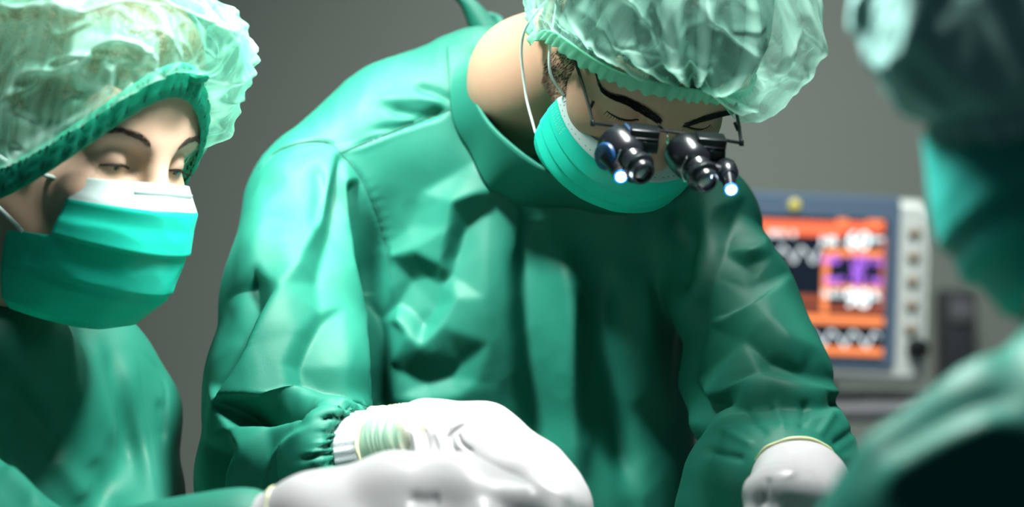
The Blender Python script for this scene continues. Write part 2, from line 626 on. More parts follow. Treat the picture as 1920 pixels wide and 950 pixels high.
def facets(V, Q, lines, rim, scale=1.0, blur=2, rng=None):
    """creased cloth: crest and hollow lines with heights in mm, flat cloth stretched between them;
    the relief is pushed along the garment's own normals"""
    from mathutils.geometry import delaunay_2d_cdt
    pts, hs, ed = [], [], []
    for ln in lines:
        for k, (a, b_, h_) in enumerate(ln):
            if k:
                ed.append((len(pts) - 1, len(pts)))
            pts.append((a, b_))
            hs.append(h_)
    for a, b_ in rim:
        pts.append((a, b_))
        hs.append(0.0)
    r = delaunay_2d_cdt([Vector(p) for p in pts], ed, [], 0, 0.01)
    co, tri, orig = r[0], r[2], r[3]
    hh = np.zeros(len(co))
    src = np.array(pts)
    for i, c in enumerate(co):
        if orig[i]:
            hh[i] = hs[orig[i][0]]
        else:
            d = np.hypot(src[:, 0] - c[0], src[:, 1] - c[1]) + 1e-3
            k = np.argsort(d)[:3]
            hh[i] = (np.array(hs)[k] / d[k]).sum() / (1 / d[k]).sum()
    C2 = np.array([(c[0], c[1]) for c in co])
    x0, y0 = C2.min(0) - 8
    x1, y1 = C2.max(0) + 8
    st = 2.0
    gx, gy = np.arange(x0, x1, st), np.arange(y0, y1, st)
    Hm = np.zeros((len(gy), len(gx)))
    for t in tri:
        a, b_, c = C2[list(t)]
        den = (b_[1] - c[1]) * (a[0] - c[0]) + (c[0] - b_[0]) * (a[1] - c[1])
        if abs(den) < 1e-9:
            continue
        lo, hi = np.minimum(np.minimum(a, b_), c), np.maximum(np.maximum(a, b_), c)
        ix = np.nonzero((gx >= lo[0] - st) & (gx <= hi[0] + st))[0]
        iy = np.nonzero((gy >= lo[1] - st) & (gy <= hi[1] + st))[0]
        if len(ix) == 0 or len(iy) == 0:
            continue
        X, Y = np.meshgrid(gx[ix], gy[iy])
        l1 = ((b_[1] - c[1]) * (X - c[0]) + (c[0] - b_[0]) * (Y - c[1])) / den
        l2 = ((c[1] - a[1]) * (X - c[0]) + (a[0] - c[0]) * (Y - c[1])) / den
        l3 = 1 - l1 - l2
        ins = (l1 > -1e-6) & (l2 > -1e-6) & (l3 > -1e-6)
        val = l1 * hh[t[0]] + l2 * hh[t[1]] + l3 * hh[t[2]]
        sub = Hm[np.ix_(iy, ix)]
        sub[ins] = val[ins]
        Hm[np.ix_(iy, ix)] = sub
    for _ in range(blur):
        p = np.pad(Hm, 1, mode='edge')
        Hm = (p[:-2, 1:-1] + p[2:, 1:-1] + p[1:-1, :-2] + p[1:-1, 2:] + 2 * Hm) / 6
    P = stroke_pixels(V)
    N = vnormals(V, Q)
    u, v = (P[:, 0] - x0) / st, (P[:, 1] - y0) / st
    ok = (u > 0) & (v > 0) & (u < len(gx) - 2) & (v < len(gy) - 2) & (N[:, 1] < 0.25)
    if rng:
        ok &= (V[:, 1] > rng[0]) & (V[:, 1] < rng[1])
    ix = np.nonzero(ok)[0]
    u, v = u[ix], v[ix]
    i0, j0 = u.astype(int), v.astype(int)
    fu, fv = u - i0, v - j0
    d = (Hm[j0, i0] * (1 - fu) * (1 - fv) + Hm[j0, i0 + 1] * fu * (1 - fv) + Hm[j0 + 1, i0] * (1 - fu) * fv + Hm[j0 + 1, i0 + 1] * fu * fv)
    facing = np.clip(0.25 - N[ix, 1], 0, 0.4) / 0.4
    # smoothed normals keep the folds from tearing
    V[ix] += N[ix] * (d * facing * 0.001 * scale)[:, None]
    return V


def to_blender(name, V, Q, m, parent):
    return put(name, np_mesh(name, V, Q), m, parent)


def rot(f, u):
    """3x3 whose columns are right, back, up for a head that looks along f with its crown along u"""
    f = Vector(f).normalized()
    u = Vector(u)
    u = (u - f * u.dot(f)).normalized()
    r = (-f).cross(u)             # right hand of the picture when the face looks at the camera
    return Matrix((r, -f, u)).transposed()


# ------------------------------------------------------------------ the room
def slab(name, lo, hi, m):
    b = MB()
    c = [(a + d) / 2 for a, d in zip(lo, hi)]
    b.box(c, hi[0] - lo[0], hi[1] - lo[1], hi[2] - lo[2])
    o = b.build(name, m, None, smooth=False)
    o['kind'] = 'structure'
    return o


slab('floor', (-3.2, -1.0, -0.1), (3.2, 4.3, 0.0), M['floor'])
slab('wall_back', (-3.2, 4.2, 0.0), (3.2, 4.35, 3.0), M['wall'])
slab('baseboard_back', (-3.2, 4.185, 0.0), (3.2, 4.2, 0.10), M['mon_grey'])


# ------------------------------------------------------------------ heads
class Head:
    def __init__(self, c, f, u, s):
        self.c = Vector(c)
        self.R = rot(f, u)
        self.s = s

    def p(self, x, y, z):
        return self.c + self.R @ (Vector((x, y, z)) * self.s)

    def loc(self, w):
        return (self.R.transposed() @ (Vector(w) - self.c)) / self.s


def add_head(F, H, slit=(1, 1), female=False):
    s = H.s
    Rn = np.array(H.R)

    def E(c, r, k=0.012, op='add'):
        F.ell(H.p(*c), Rn, [a * s for a in r], k * s, op)

    def C(a, ra, b, rb, k=0.008, op='add'):
        F.cone(H.p(*a), ra * s, H.p(*b), rb * s, k * s, op)

    E((0, 0.016, 0.038), (0.077, 0.097, 0.083))
    E((0, -0.040, -0.035), (0.059, 0.056, 0.078), 0.03)
    E((0, -0.068, 0.040), (0.058, 0.030, 0.040), 0.03)
    j = 0.92 if female else 1.0
    C((-0.050 * j, 0.0, -0.062), 0.016, (-0.016, -0.072, -0.108), 0.014, 0.03)
    C((0.050 * j, 0.0, -0.062), 0.016, (0.016, -0.072, -0.108), 0.014, 0.03)
    C((-0.010, -0.080, -0.106), 0.014, (0.010, -0.080, -0.106), 0.014, 0.02)
    E((0, -0.055, -0.080), (0.044, 0.040, 0.036), 0.03)
    for q in (-1, 1):
        C((q * 0.012, -0.091, 0.011), 0.0085 if female else 0.0095, (q * 0.046, -0.077, 0.016), 0.010 if female else 0.0115, 0.018)      # brow ridge
        E((q * 0.043, -0.062, -0.034), (0.020, 0.022, 0.017), 0.03)                          # cheekbone
        E((q * 0.032, -0.096, -0.005), (0.018, 0.013, 0.011), 0.014, 'sub')                  # socket
        E((q * 0.0315, -0.0775, -0.006), (0.0145, 0.0142, 0.0138), 0.006)                    # lids over the ball
        C((q * 0.0195, -0.0935, -0.0125), 0.0016, (q * 0.0445, -0.0885, -0.0115), 0.0016, 0.003, 'sub')
        E((q * 0.0115, -0.101, -0.036), (0.0085, 0.010, 0.0075), 0.008)                      # nostril wing
        E((q * 0.0065, -0.105, -0.0435), (0.0032, 0.0045, 0.003), 0.003, 'sub')
        # ear (the nurse's lie flat under the cap)
        if not female:
            E((q * 0.078, 0.014, -0.008), (0.008, 0.017, 0.030), 0.006)
            E((q * 0.085, 0.008, -0.006), (0.006, 0.009, 0.016), 0.005, 'sub')
    C((0, -0.0915, 0.006), 0.0075, (0, -0.109, -0.030), 0.0095, 0.014)
    C((0, -0.109, -0.030), 0.0095, (0, -0.104, -0.037), 0.009, 0.008)
    E((0, -0.092, -0.066), (0.023, 0.012, 0.006), 0.006)                                     # upper lip
    E((0, -0.091, -0.076), (0.020, 0.012, 0.0065), 0.006)
    C((-0.024, -0.098, -0.0705), 0.0016, (0.024, -0.098, -0.0705), 0.0016, 0.003, 'sub')


def eyes(H, parent, bv, gaze=(0, -0.8, -0.6), lash=1.0):
    g = Vector(gaze).normalized()
    for q in (-1, 1):
        c = Vector((q * 0.0315, -0.0775, -0.006))
        b = MB()
        b.lathe(H.p(*(c - g * 0.0128)), H.R @ g, [(0.0256 * H.s * (0.5 - 0.5 * math.cos(math.pi * i / 16)), 0.0128 * H.s * math.sin(math.pi * i / 16)) for i in range(17)], 24)
        e = b.build('eyeball', M['eye_white'], parent)
        b = MB()
        b.lathe(H.p(*(c + g * 0.0117)), H.R @ g, [(0, 0.0058 * H.s), (0.0011 * H.s, 0.0045 * H.s), (0.0016 * H.s, 0.001 * H.s)], 24)
        b.build('iris', M['iris'], e)
        # upper lash line following the lid margin
        b = MB()
        ring = []
        for i in range(15):
            t = i / 14
            x = q * (0.0185 + 0.027 * t)
            z = -0.0118 + 0.0026 * math.sin(math.pi * t)
            hit = bv.ray_cast(H.p(x, -0.25, z + 0.001), H.R @ Vector((0, 1, 0)))
            ring.append(hit[0] if hit[0] else H.p(x, -0.09, z))
        b.tube(ring, [0.0006 + 0.0008 * math.sin(math.pi * i / 14) for i in range(15)], 6)
        for i in range(1, 15):
            base = ring[i]
            out = H.R @ Vector((q * (0.25 + 0.5 * i / 14), -0.8, -0.45))
            L = (0.005 + 0.004 * i / 14) * H.s * lash
            b.tube([base, base + out * L * 0.5, base + (out + H.R @ Vector((0, 0, 0.35))) * L], [0.0003, 0.0002, 0.00006], 4)
        b.build('eyelashes', M['brow'], parent)


def brows(H, parent, bv, thick=1.0, inner=0.012, n=230, rad=0.00045, m=None):
    for q in (-1, 1):
        b = MB()
        cx = [inner, 0.024, 0.040, 0.054, 0.062]
        cz = [0.0105, 0.0165, 0.0195, 0.0155, 0.0095]
        for i in range(n):
            t = random.random()
            x = np.interp(t, [0, .25, .55, .85, 1], cx)
            z = np.interp(t, [0, .25, .55, .85, 1], cz)
            wid = 0.0044 * thick * (1 - 0.65 * t) * (0.6 + 0.4 * min(t * 6, 1))
            z += random.uniform(-wid, wid)
            ang = math.radians(60 - 75 * t + random.uniform(-14, 14))
            L = (0.008 - 0.002 * t) * random.uniform(0.8, 1.15)
            dx, dz = math.cos(ang) * L, math.sin(ang) * L * 0.55
            pts = []
            for k, lift in ((0, 0.0001), (0.5, 0.0009), (1, 0.0013)):
                xx, zz = x + dx * k, z + dz * k
                hit = bv.ray_cast(H.p(q * xx, -0.25, zz), H.R @ Vector((0, 1, 0)))
                if hit[0] is None:
                    break
                pts.append(hit[0] + hit[1] * lift * H.s)
            if len(pts) == 3:
                b.tube(pts, [rad * H.s, rad * 0.85 * H.s, rad * 0.2 * H.s], 3)
        b.build('eyebrow', m or M['brow'], parent, angle=180)


def hair_under_cap(H, parent, m, low=0.0, sc=1.0):
    """the gathered hair below the cap: a domed mesh with strand ridges"""
    P = []
    for i in range(28):
        t = i / 27
        row = []
        for k in range(96):
            a = 2 * math.pi * k / 96
            zr = -0.030 + 0.080 * max(math.cos(a), 0) ** 0.8 - 0.03 * max(-math.cos(a), 0) + low
            rad = math.cos(t * math.pi / 2) ** 0.55
            w = 1.0 + 0.06 * math.sin(2 * a) ** 2 + 0.014 * math.sin(31 * a + 5 * math.sin(4 * t)) + 0.01 * math.sin(57 * a)
            w *= sc
            row.append(H.p(0.0815 * math.sin(a) * rad * w, 0.010 - (0.1085 if math.cos(a) > 0 else 0.1) * math.cos(a) * rad * w, zr + (0.127 - zr) * math.sin(t * math.pi / 2) ** 0.9))
        P.append(row)
    return put('hair', grid_mesh('hair', P, close_u=True), m, parent)


def smooth01(a, b, x):
    t = min(max((x - a) / (b - a), 0), 1)      # a > b runs downwards
    return t * t * (3 - 2 * t)


def bouffant(H, parent, m, zf, zs, zb, bulge, ztop, seed, puff=None, sag=None, gather=None, ridge=0.006, a=0.084, bb=0.108,
             nth=420, nt=180, pleat=1.0, ex=1.3, onset=0.8):
    """crumpled bouffant cap: gathered rim, swollen sides, ridged folds"""

    def rim(th):
        c = math.cos(th)
        z = zs + (zf - zs) * max(c, 0) ** ex + (zb - zs) * max(-c, 0) ** 1.3
        w = 1 + 0.055 * math.sin(2 * th) ** 2
        return a * math.sin(th) * w, 0.010 - bb * c * w, z

    P = []
    dens = []
    for j in range(nt):
        t = (j / (nt - 1)) * 0.985
        row = []
        for i in range(nth):
            th = 2 * math.pi * i / nth
            thc = th if th <= math.pi else th - 2 * math.pi
            rx, ry, rz = rim(th)
            bl = bulge * (puff(thc) if puff else 1.0)
            rad = math.cos(t * math.pi / 2) ** 0.62 * (1 + bl * math.sin(math.pi * min(t, 1) ** onset) ** (0.62 / onset if onset < 0.7 else 1.25))
            x = rx * rad
            y = 0.020 + (ry - 0.020) * rad
            z = rz + (ztop - rz) * math.sin(t * math.pi / 2) ** 1.05
            if sag:
                z -= sag(thc) * math.sin(math.pi * min(t / 0.42, 1))
            q = Vector((x * 11, y * 11, z * 11))
            # gathers that run up from the elastic
            st = noise.noise(Vector((math.sin(th) * 7.5, math.cos(th) * 7.5, t * 1.4 + seed)))
            st2 = noise.noise(Vector((math.sin(th) * 17, math.cos(th) * 17, t * 2.0 + seed * 2)))
            fade = math.exp(-t * 3.2)
            wr = (1 - 2.2 * abs(st)) * 0.8 * (0.45 + fade) + (1 - 2.4 * abs(st2)) * 0.6 * fade
            # sharp crumples: thin raised creases around flatter facets
            w = noise.noise(q * 1.0 + Vector((seed, 0, 3))) * 0.7
            n1 = noise.noise(q * 0.75 + Vector((seed * 3.1 + w, w, 0)))
            n2 = noise.noise(q * 1.5 + Vector((seed * 1.7, w * 1.5, w)))
            n3 = noise.noise(q * 3.2 + Vector((w, seed * 2.3, w * 2)))
            c1 = 1.2 * math.exp(-(n1 * 15) ** 2) + 0.9 * (0.3 - abs(n1))
            c2 = 0.8 * math.exp(-(n2 * 13) ** 2) + 0.5 * (0.3 - abs(n2))
            c3 = 0.45 * math.exp(-(n3 * 7) ** 2)
            rise = smooth01(0.0, 0.08, t)
            calm = 1.0
            if gather:
                calm = 1 - 0.8 * math.exp(-(math.hypot((thc - gather[0][0]) * 0.09, t * 0.16) / (gather[0][2] * 0.8)) ** 2)
            dsp = ridge * rise * (pleat * wr * 0.75 * calm + ((c1 * 0.8 + c2 * 0.7) * smooth01(0.03, .25, t) + c3) * calm)
            fo = 0.62 * math.exp(-(n1 * 30) ** 2) + 0.5 * math.exp(-(n2 * 26) ** 2) + 0.5 * fade * max(math.exp(-(st * 14) ** 2), 0.8 * math.exp(-(st2 * 14) ** 2)) + 0.3 * math.exp(-t * 16)
            fo *= calm
            if gather:
                for (g0, amp, reach, n) in gather:
                    dth = (thc - g0) * 0.09
                    dt = t * 0.16 + 0.004
                    rr = math.hypot(dth, dt)
                    ang = math.atan2(dth, dt)
                    dsp += amp * math.exp(-(rr / reach) ** 2) * (abs(math.sin(n * ang * 0.5 + 1.3 * noise.noise(Vector((ang * 2, seed, rr * 9))))) - 0.55) * rise
                    fo += 1.1 * math.exp(-(rr / reach) ** 2) * max(abs(math.sin(n * ang * 0.5 + 1.3 * noise.noise(Vector((ang * 2, seed, rr * 9))))) - 0.78, 0) * 3.2
                    dsp -= amp * 1.2 * math.exp(-(rr / 0.016) ** 2)
            dens.append(min(fo, 1.0))
            k = 1 + dsp / 0.11
            row.append(H.p(x * k, 0.02 + (y - 0.02) * k, z + dsp * 0.45 * t))
        P.append(row)
    me = grid_mesh('bouffant_cap', P, close_u=True)
    at = me.attributes.new('fold', 'FLOAT', 'POINT')      # how much doubled cloth lies in the creases
    at.data.foreach_set('value', np.array(dens, dtype=np.float32))
    cap = put('bouffant_cap', me, m, parent)
    return cap, rim


def frill(H, parent, rim, m, hgt, n_ruffle, amp, flare, off=0.003, name='cap_frill', nth=720, band=None):
    """the ruffled elastic edge of a cap"""
    P = []
    nrow = 8 if band is None else 14
    for j in range(nrow):
        v = j / (nrow - 1)
        row = []
        for i in range(nth):
            th = 2 * math.pi * i / nth
            x, y, z = rim(th)
            ruf = math.sin(th * n_ruffle + 1.6 * math.sin(th * 9))
            if band is None:
                o = off + flare * v + amp * ruf * (0.25 + v)
                zz = z + 0.004 - hgt * v * (1 + 0.10 * math.sin(th * n_ruffle * 0.5))
            else:
                # two rows of stitched gathers
                puffy = abs(math.sin(math.pi * v * band)) ** 0.6
                o = off + amp * (0.35 + 0.65 * puffy) * (0.65 + 0.35 * ruf) + 0.003 * math.sin(math.pi * v)
                zz = z + 0.010 - hgt * v
            d = Vector((x, y - 0.01, 0)).normalized()
            row.append(H.p(x + d.x * o, y + d.y * o, zz))
        P.append(row)
    me = grid_mesh(name, P, close_u=True)
    o = put(name, me, m, parent)
    md = o.modifiers.new('cloth_thickness', 'SOLIDIFY')
    md.thickness = 0.0006
    return o


def face_mask(H, parent, spec, strip_rows, mats, pleats, nv=72, nu=84, name='surgical_mask', crumple=0.0012, seed=1.0, umax=None):
    """spec rows: v, z, forward, half width, y of the side edge"""
    vs = [r[0] for r in spec]

    def at(v, c):
        return float(np.interp(v, vs, [r[c] for r in spec]))

    P = []
    for j in range(nv):
        v = j / (nv - 1)
        z, Fw, Sd, yb = (at(v, c) for c in (1, 2, 3, 4))
        um = umax(v) if umax else 1.0
        row = []
        for i in range(nu):
            u = (i / (nu - 1) * 2 - 1) * um
            ang = u * math.pi / 2
            x = Sd * math.sin(ang)
            y = yb - (Fw + yb) * max(math.cos(ang), 0) ** 0.92
            zz = z
            # folded pleats: each lies on the next like a clapboard
            d = 0.0
            for pv, amp in pleats:
                s = (v - pv) / 0.16
                if -1 < s < 0:
                    d += amp * (1 + s) * max(0.25, math.cos(ang * 0.8))
            q = Vector((x * 16, z * 16, seed))
            d += crumple * (noise.noise(q) * 1.6 + (0.5 - abs(noise.noise(q * 2.2))) * 1.2)
            n = Vector((math.sin(ang) * Fw, -math.cos(ang) * Sd, 0)).normalized()
            row.append(H.p(x + n.x * d, y + n.y * d, zz + at(v, 5) * abs(u) ** 1.5 if len(spec[0]) > 5 else zz))
        P.append(row)
    me = grid_mesh(name, P)
    ob = put(name, me, mats, parent)
    nq = nu - 1
    mi = np.zeros(len(me.polygons), dtype=np.int32)
    for j in range(nv - 1):
        v = j / (nv - 1)
        if strip_rows[0] <= v < strip_rows[1]:
            mi[j * nq:(j + 1) * nq] = 1
    me.polygons.foreach_set('material_index', mi)
    md = ob.modifiers.new('cloth_thickness', 'SOLIDIFY')
    md.thickness = 0.0012
    md.offset = 0
    return ob, P


def body_field(H, neck, torso, legs, zlow=0.0):
    """one continuous body: head, neck, torso, legs with feet"""
    c = H.c
    xs = [p[0][0] for p in neck + torso + legs] + [c.x]
    ys = [p[0][1] for p in neck + torso + legs] + [c.y]
    e = 0.19
    X = axis(min(xs) - 0.22, max(xs) + 0.22, c.x - 0.13 * H.s, c.x + 0.13 * H.s, 0.0019, 0.008)
    Y = axis(min(ys) - 0.30, max(ys) + 0.22, c.y - 0.15 * H.s, c.y + 0.13 * H.s, 0.0019, 0.008)
    Z = axis(-0.03, c.z + 0.2, c.z - 0.19, c.z + 0.16, 0.0019, 0.010)
    F = Field(X, Y, Z)
    F.chain(torso, 0.03)
    for L in (legs[:4], legs[4:]):
        F.chain(L, 0.02)
    F.chain(neck, 0.03)
    return F


def two_legs(hip, foot_l, foot_r, fwd):
    out = []
    for h, ft in ((Vector(hip) + Vector((-0.08, 0, -0.02)), foot_l), (Vector(hip) + Vector((0.08, 0, -0.02)), foot_r)):
        ft = Vector(ft)
        knee = (h + ft) / 2 + Vector(fwd) * 0.03
        out += [(h, 0.075), (knee, 0.05), (ft + Vector((0, 0, 0.075)), 0.036), (ft + Vector(fwd) * 0.15 + Vector((0, 0, 0.030)), 0.029)]
    return out


def shoes(parent, feet, fwd, m):
    fwd = Vector(fwd).normalized()
    for ft in feet:
        ft = Vector(ft)
        X = np.arange(ft.x - 0.2, ft.x + 0.2, 0.006)
        Y = np.arange(ft.y - 0.24, ft.y + 0.24, 0.006)
        Z = np.arange(-0.02, 0.14, 0.006)
        F = Field(X, Y, Z)
        F.chain([(ft - fwd * 0.03 + Vector((0, 0, 0.045)), 0.044), (ft + fwd * 0.09 + Vector((0, 0, 0.043)), 0.042), (ft + fwd * 0.175 + Vector((0, 0, 0.036)), 0.035)], 0.02)
        V, Q = F.mesh(2)
        V[:, 2] = np.maximum(V[:, 2], 0.001)
        to_blender('shoe', V, Q, m, parent)


# ------------------------------------------------------------------ gloved hands
def glove(parent, wrist, knuckles, fingers, thumb, palm_r=0.014, h=0.0016, wrist_r=0.027, extra=None, strokes=None, name='glove', arm=None, m=None):
    """a hand in a latex glove.  knuckles: four MCP points, fingers: per finger its joints after the knuckle, thumb: joints"""
    allp = [wrist] + list(knuckles) + [j for f in fingers for j in f] + list(thumb) + ([arm] if arm else [])
    lo = [min(p[i] for p in allp) - 0.05 for i in range(3)]
    hi = [max(p[i] for p in allp) + 0.05 for i in range(3)]
    F = Field(*[np.arange(lo[i], hi[i], h) for i in range(3)])
    fr = [0.0098, 0.0102, 0.0098, 0.0086]
    if arm:
        F.cone(arm, wrist_r * 1.06, wrist, wrist_r, 0.012)
    across = (knuckles[3] - knuckles[0])
    for i, kn in enumerate(knuckles):
        b = wrist + across.normalized() * (i - 1.5) * 0.010
        F.cone(b, wrist_r * 0.74, kn, palm_r, 0.020)
    for i in range(3):
        F.cone(knuckles[i], palm_r * 0.9, knuckles[i + 1], palm_r * 0.9, 0.012)
    for i, f in enumerate(fingers):
        r = fr[i]
        pr = [(knuckles[i], r * 1.22)]
        for j, p in enumerate(f):
            pr.append((p, r * (1.06, 0.98, 0.84)[min(j, 2)]))
        # a fresh finger joins its own knuckle softly but stays apart from its neighbours
        F.cone(pr[0][0], pr[0][1], pr[1][0], pr[1][1], 0.006)
        F.chain(pr[1:], 0.0025)
        for p, rr in pr[1:-1]:
            F.ball(p, rr * 1.07, 0.004)
    tr = [(thumb[0], 0.017), (thumb[1], 0.0135), (thumb[2], 0.0115), (thumb[3], 0.0095)][:len(thumb)]
    F.cone(wrist, wrist_r * 0.7, thumb[0], 0.017, 0.02)
    F.chain(tr, 0.006)
    if extra:
        extra(F)
    V, Q = F.mesh(2)
    if strokes:
        V = sculpt(V, Q, strokes)
    return to_blender(name, V, Q, m or M['glove'], parent)


def ring_tube(center, ax, r, tr, name, m, parent, n=56, squash=1.0, up=None, wav=0.0):
    ax = Vector(ax).normalized()
    u = (Vector(up) - ax * Vector(up).dot(ax)).normalized() if up else ax.orthogonal().normalized()
    w = ax.cross(u)
    P = []
    for i in range(n):
        a = 2 * math.pi * i / n
        rr = r * (1 + wav * math.sin(7 * a) + wav * math.sin(11 * a + 1))
        c = Vector(center) + (u * math.cos(a) * squash + w * math.sin(a)) * rr + ax * wav * r * math.sin(5 * a)
        d = (u * math.cos(a) * squash + w * math.sin(a)).normalized()
        P.append([c + (d * math.cos(b) + ax * math.sin(b)) * tr for b in [2 * math.pi * k / 10 for k in range(10)]])
    return put(name, grid_mesh(name, P, close_u=True, close_v=True), m, parent)


def simple_hand(parent, wrist, fwd, back, name='glove', curl=0.5):
    """a relaxed gloved hand outside the picture: fwd = finger direction, back = out of the back of the hand"""
    f = Vector(fwd).normalized()
    b = Vector(back)
    b = (b - f * b.dot(f)).normalized()
    s = f.cross(b)
    wrist = Vector(wrist)
    kn = [wrist + f * (0.086 - 0.004 * abs(i - 1)) + s * (1.5 - i) * 0.021 for i in range(4)]
    L = [(0.042, 0.026, 0.020), (0.046, 0.029, 0.021), (0.042, 0.027, 0.020), (0.034, 0.021, 0.018)]
    fi = []
    for i in range(4):
        p, a, js = kn[i].copy(), 0.25, []
        for l in L[i]:
            p = p + (f * math.cos(a) - b * math.sin(a)) * l
            js.append(p.copy())
            a += curl
        fi.append(js)
    th = [wrist + f * 0.03 + s * 0.032 - b * 0.012, wrist + f * 0.062 + s * 0.048 - b * 0.026, wrist + f * 0.090 + s * 0.046 - b * 0.036, wrist + f * 0.110 + s * 0.040 - b * 0.042]
    return glove(parent, wrist, kn, fi, th, h=0.0022, arm=wrist - f * 0.04)

# ================================================================== THE SURGEON IN THE MIDDLE
sur = empty('person', (0.03, 2.22, 0.0))
tag(sur, 'person in green gown bending over in the middle, wearing lit magnifying glasses', 'person')

f0, u0 = Vector((0.085, -0.532, -0.8425)), Vector((0.313, -0.788, 0.529))
HS = Head(W(1222, 56, 1.90), f0, u0, 1.07)
neck = [(HS.p(0, 0.030, -0.045), 0.056), (W(1000, 150, 2.04), 0.056), (W(985, 225, 2.12), 0.060)]
torso = [(W(985, 240, 2.15), 0.07), (W(1000, 500, 2.17), 0.085), (Vector((0.03, 2.21, 1.0)), 0.09)]
legs = two_legs((0.03, 2.22, 0.95), (-0.09, 2.24, 0), (0.15, 2.24, 0), (0, -1, 0))
F = body_field(HS, neck, torso, legs)
add_head(F, HS)
V, Q = F.mesh(2)
body = to_blender('body', V, Q, M['skin'], sur)
bvS = BVHTree.FromPolygons([Vector(v) for v in V], [tuple(q) for q in Q])
eyes(HS, sur, bvS, (0, -0.75, -0.66), 0.6)
brows(HS, sur, bvS, 1.25, 0.009, 620, 0.00026)
hair_under_cap(HS, sur, M['hair'])

# beard stubble and the short sideburn in front of the ear
b = MB()
for i in range(2200):
    y = random.uniform(-0.052, 0.012)
    z = random.uniform(-0.095, 0.018)
    if z < -0.03 and y > 0.005 or (y < -0.03 and z > -0.045):
        continue
    hit = bvS.ray_cast(HS.p(-0.14, y, z), HS.R @ Vector((1, 0, 0)))
    if hit[0] is None or HS.loc(hit[0]).x > -0.03:
        continue
    L = 0.0042 if z > -0.03 else 0.0026
    d = (HS.R @ Vector((-0.25, -0.25, -0.9)) + hit[1] * 0.35).normalized()
    b.tube([hit[0], hit[0] + d * L * 0.6, hit[0] + d * L + hit[1] * 0.0004], [0.00028, 0.00022, 0.00006], 3)
b.build('beard_stubble', M['stubble'], sur, angle=180)

# the gown
h = 0.0026
X = axis(-0.36, 0.40, -0.33, 0.37, h, 0.01)
Y = axis(1.70, 2.48, 1.72, 2.12, h, 0.008)
Z = axis(0.28, 1.50, 0.985, 1.49, h, 0.014)
G = Field(X, Y, Z)
# trunk: two columns that lean forward
G.chain([(W(925, 330, 2.135), 0.082), (W(895, 600, 2.15), 0.092), (W(895, 950, 2.17), 0.098), (Vector((-0.06, 2.22, 0.32)), 0.13)], 0.06)
G.chain([(W(1150, 345, 2.125), 0.082), (W(1120, 600, 2.15), 0.090), (W(1115, 950, 2.17), 0.094), (Vector((0.12, 2.22, 0.32)), 0.13)], 0.06)
# side of the trunk beside the right sleeve, a small gap stays open at the waist
G.chain([(W(1175, 600, 2.15), 0.062), (W(1192, 735, 2.16), 0.062), (W(1186, 826, 2.165), 0.033), (W(1190, 930, 2.17), 0.062), (Vector((0.14, 2.22, 0.32)), 0.13)], 0.02)
# back and shoulders
G.chain([(W(745, 420, 2.13), 0.05), (W(770, 640, 2.14), 0.06), (W(790, 900, 2.16), 0.07)], 0.05)
G.chain([(W(603, 352, 2.11), 0.064), (W(760, 252, 2.14), 0.066), (W(905, 185, 2.15), 0.060), (W(1010, 190, 2.16), 0.055)], 0.05)
G.chain([(W(1320, 415, 2.10), 0.050), (W(1190, 330, 2.13), 0.068), (W(1010, 250, 2.15), 0.070)], 0.05)
# arm on the left of the picture
G.chain([(W(570, 400, 2.08), 0.057), (W(548, 560, 2.03), 0.062), (W(540, 720, 1.97), 0.071), (W(515, 880, 1.93), 0.068)], 0.03)
G.chain([(W(500, 905, 1.93), 0.060), (W(575, 880, 1.88), 0.055), (W(632, 858, 1.83), 0.044)], 0.016)
G.chain([(W(515, 880, 1.93), 0.062), (W(500, 960, 1.93), 0.058)], 0.016)
# arm on the right
G.chain([(W(1318, 430, 2.09), 0.050), (W(1375, 565, 2.02), 0.053), (W(1442, 715, 1.95), 0.059)], 0.03)
G.chain([(W(1475, 815, 1.93), 0.055), (W(1462, 860, 1.89), 0.066), (W(1450, 900, 1.84), 0.056)], 0.012)
G.chain([(W(1385, 905, 1.88), 0.050), (W(1375, 960, 1.88), 0.052)], 0.012)
G.cone(W(1370, 720, 1.99), 0.050, W(1372, 770, 1.97), 0.042, 0.02)
# the sleeve ends at the gathered cuff
cut_c, cut_n = W(676, 845, 1.832), (W(745, 838, 1.80) - W(655, 852, 1.83)).normalized()
sl, (x, y, z) = G.sub((W(560, 0, 1.83).x, 1.70, 0.985), (W(860, 0, 1.83).x, 1.915, W(0, 690, 1.83).z))
G.merge(sl, -((x - cut_c.x) * cut_n.x + (y - cut_c.y) * cut_n.y + (z - cut_c.z) * cut_n.z), 0.004, 'sub')
# opening for the neck
G.chain([(W(985, 130, 2.06), 0.050), (W(1060, 170, 1.99), 0.055)], 0.02, 'sub')
V, Q = G.mesh(3)
FR = (1.6, 2.30)
S1 = [
    # sleeve end: bulging before the gathered cuff
    ([(560, 800), (640, 768), (720, 772)], 7, 24, 14),
    ([(470, 950), (515, 855), (600, 788)], 7, 9, 20, None, 'c'),
    # chest
    ([(985, 380), (990, 520), (1000, 700), (1025, 940)], -16, 24, 26),
    ([(1045, 440), (1072, 560), (1075, 700), (1085, 940)], 14, 26, 26),
    ([(1128, 480), (1140, 680), (1190, 940)], -18, 26, 30),
    ([(1200, 480), (1215, 640), (1230, 800)], 8, 30, 30),
    ([(1250, 380), (1290, 440), (1270, 560)], -12, 26, 26),
    # creases near the neck
    ([(725, 205), (790, 214), (842, 204)], -4.5, 9, 9),
    ([(700, 188), (790, 186), (845, 195)], 3.5, 14, 9),
    ([(690, 246), (760, 234), (838, 208)], -3.6, 7, 7),
    ([(775, 160), (830, 180), (850, 198)], -4.5, 8, 8),
    ([(590, 300), (602, 360), (590, 430)], -5, 12, 18),
    ([(500, 330), (480, 460), (440, 640)], 5, 22, 30),
]
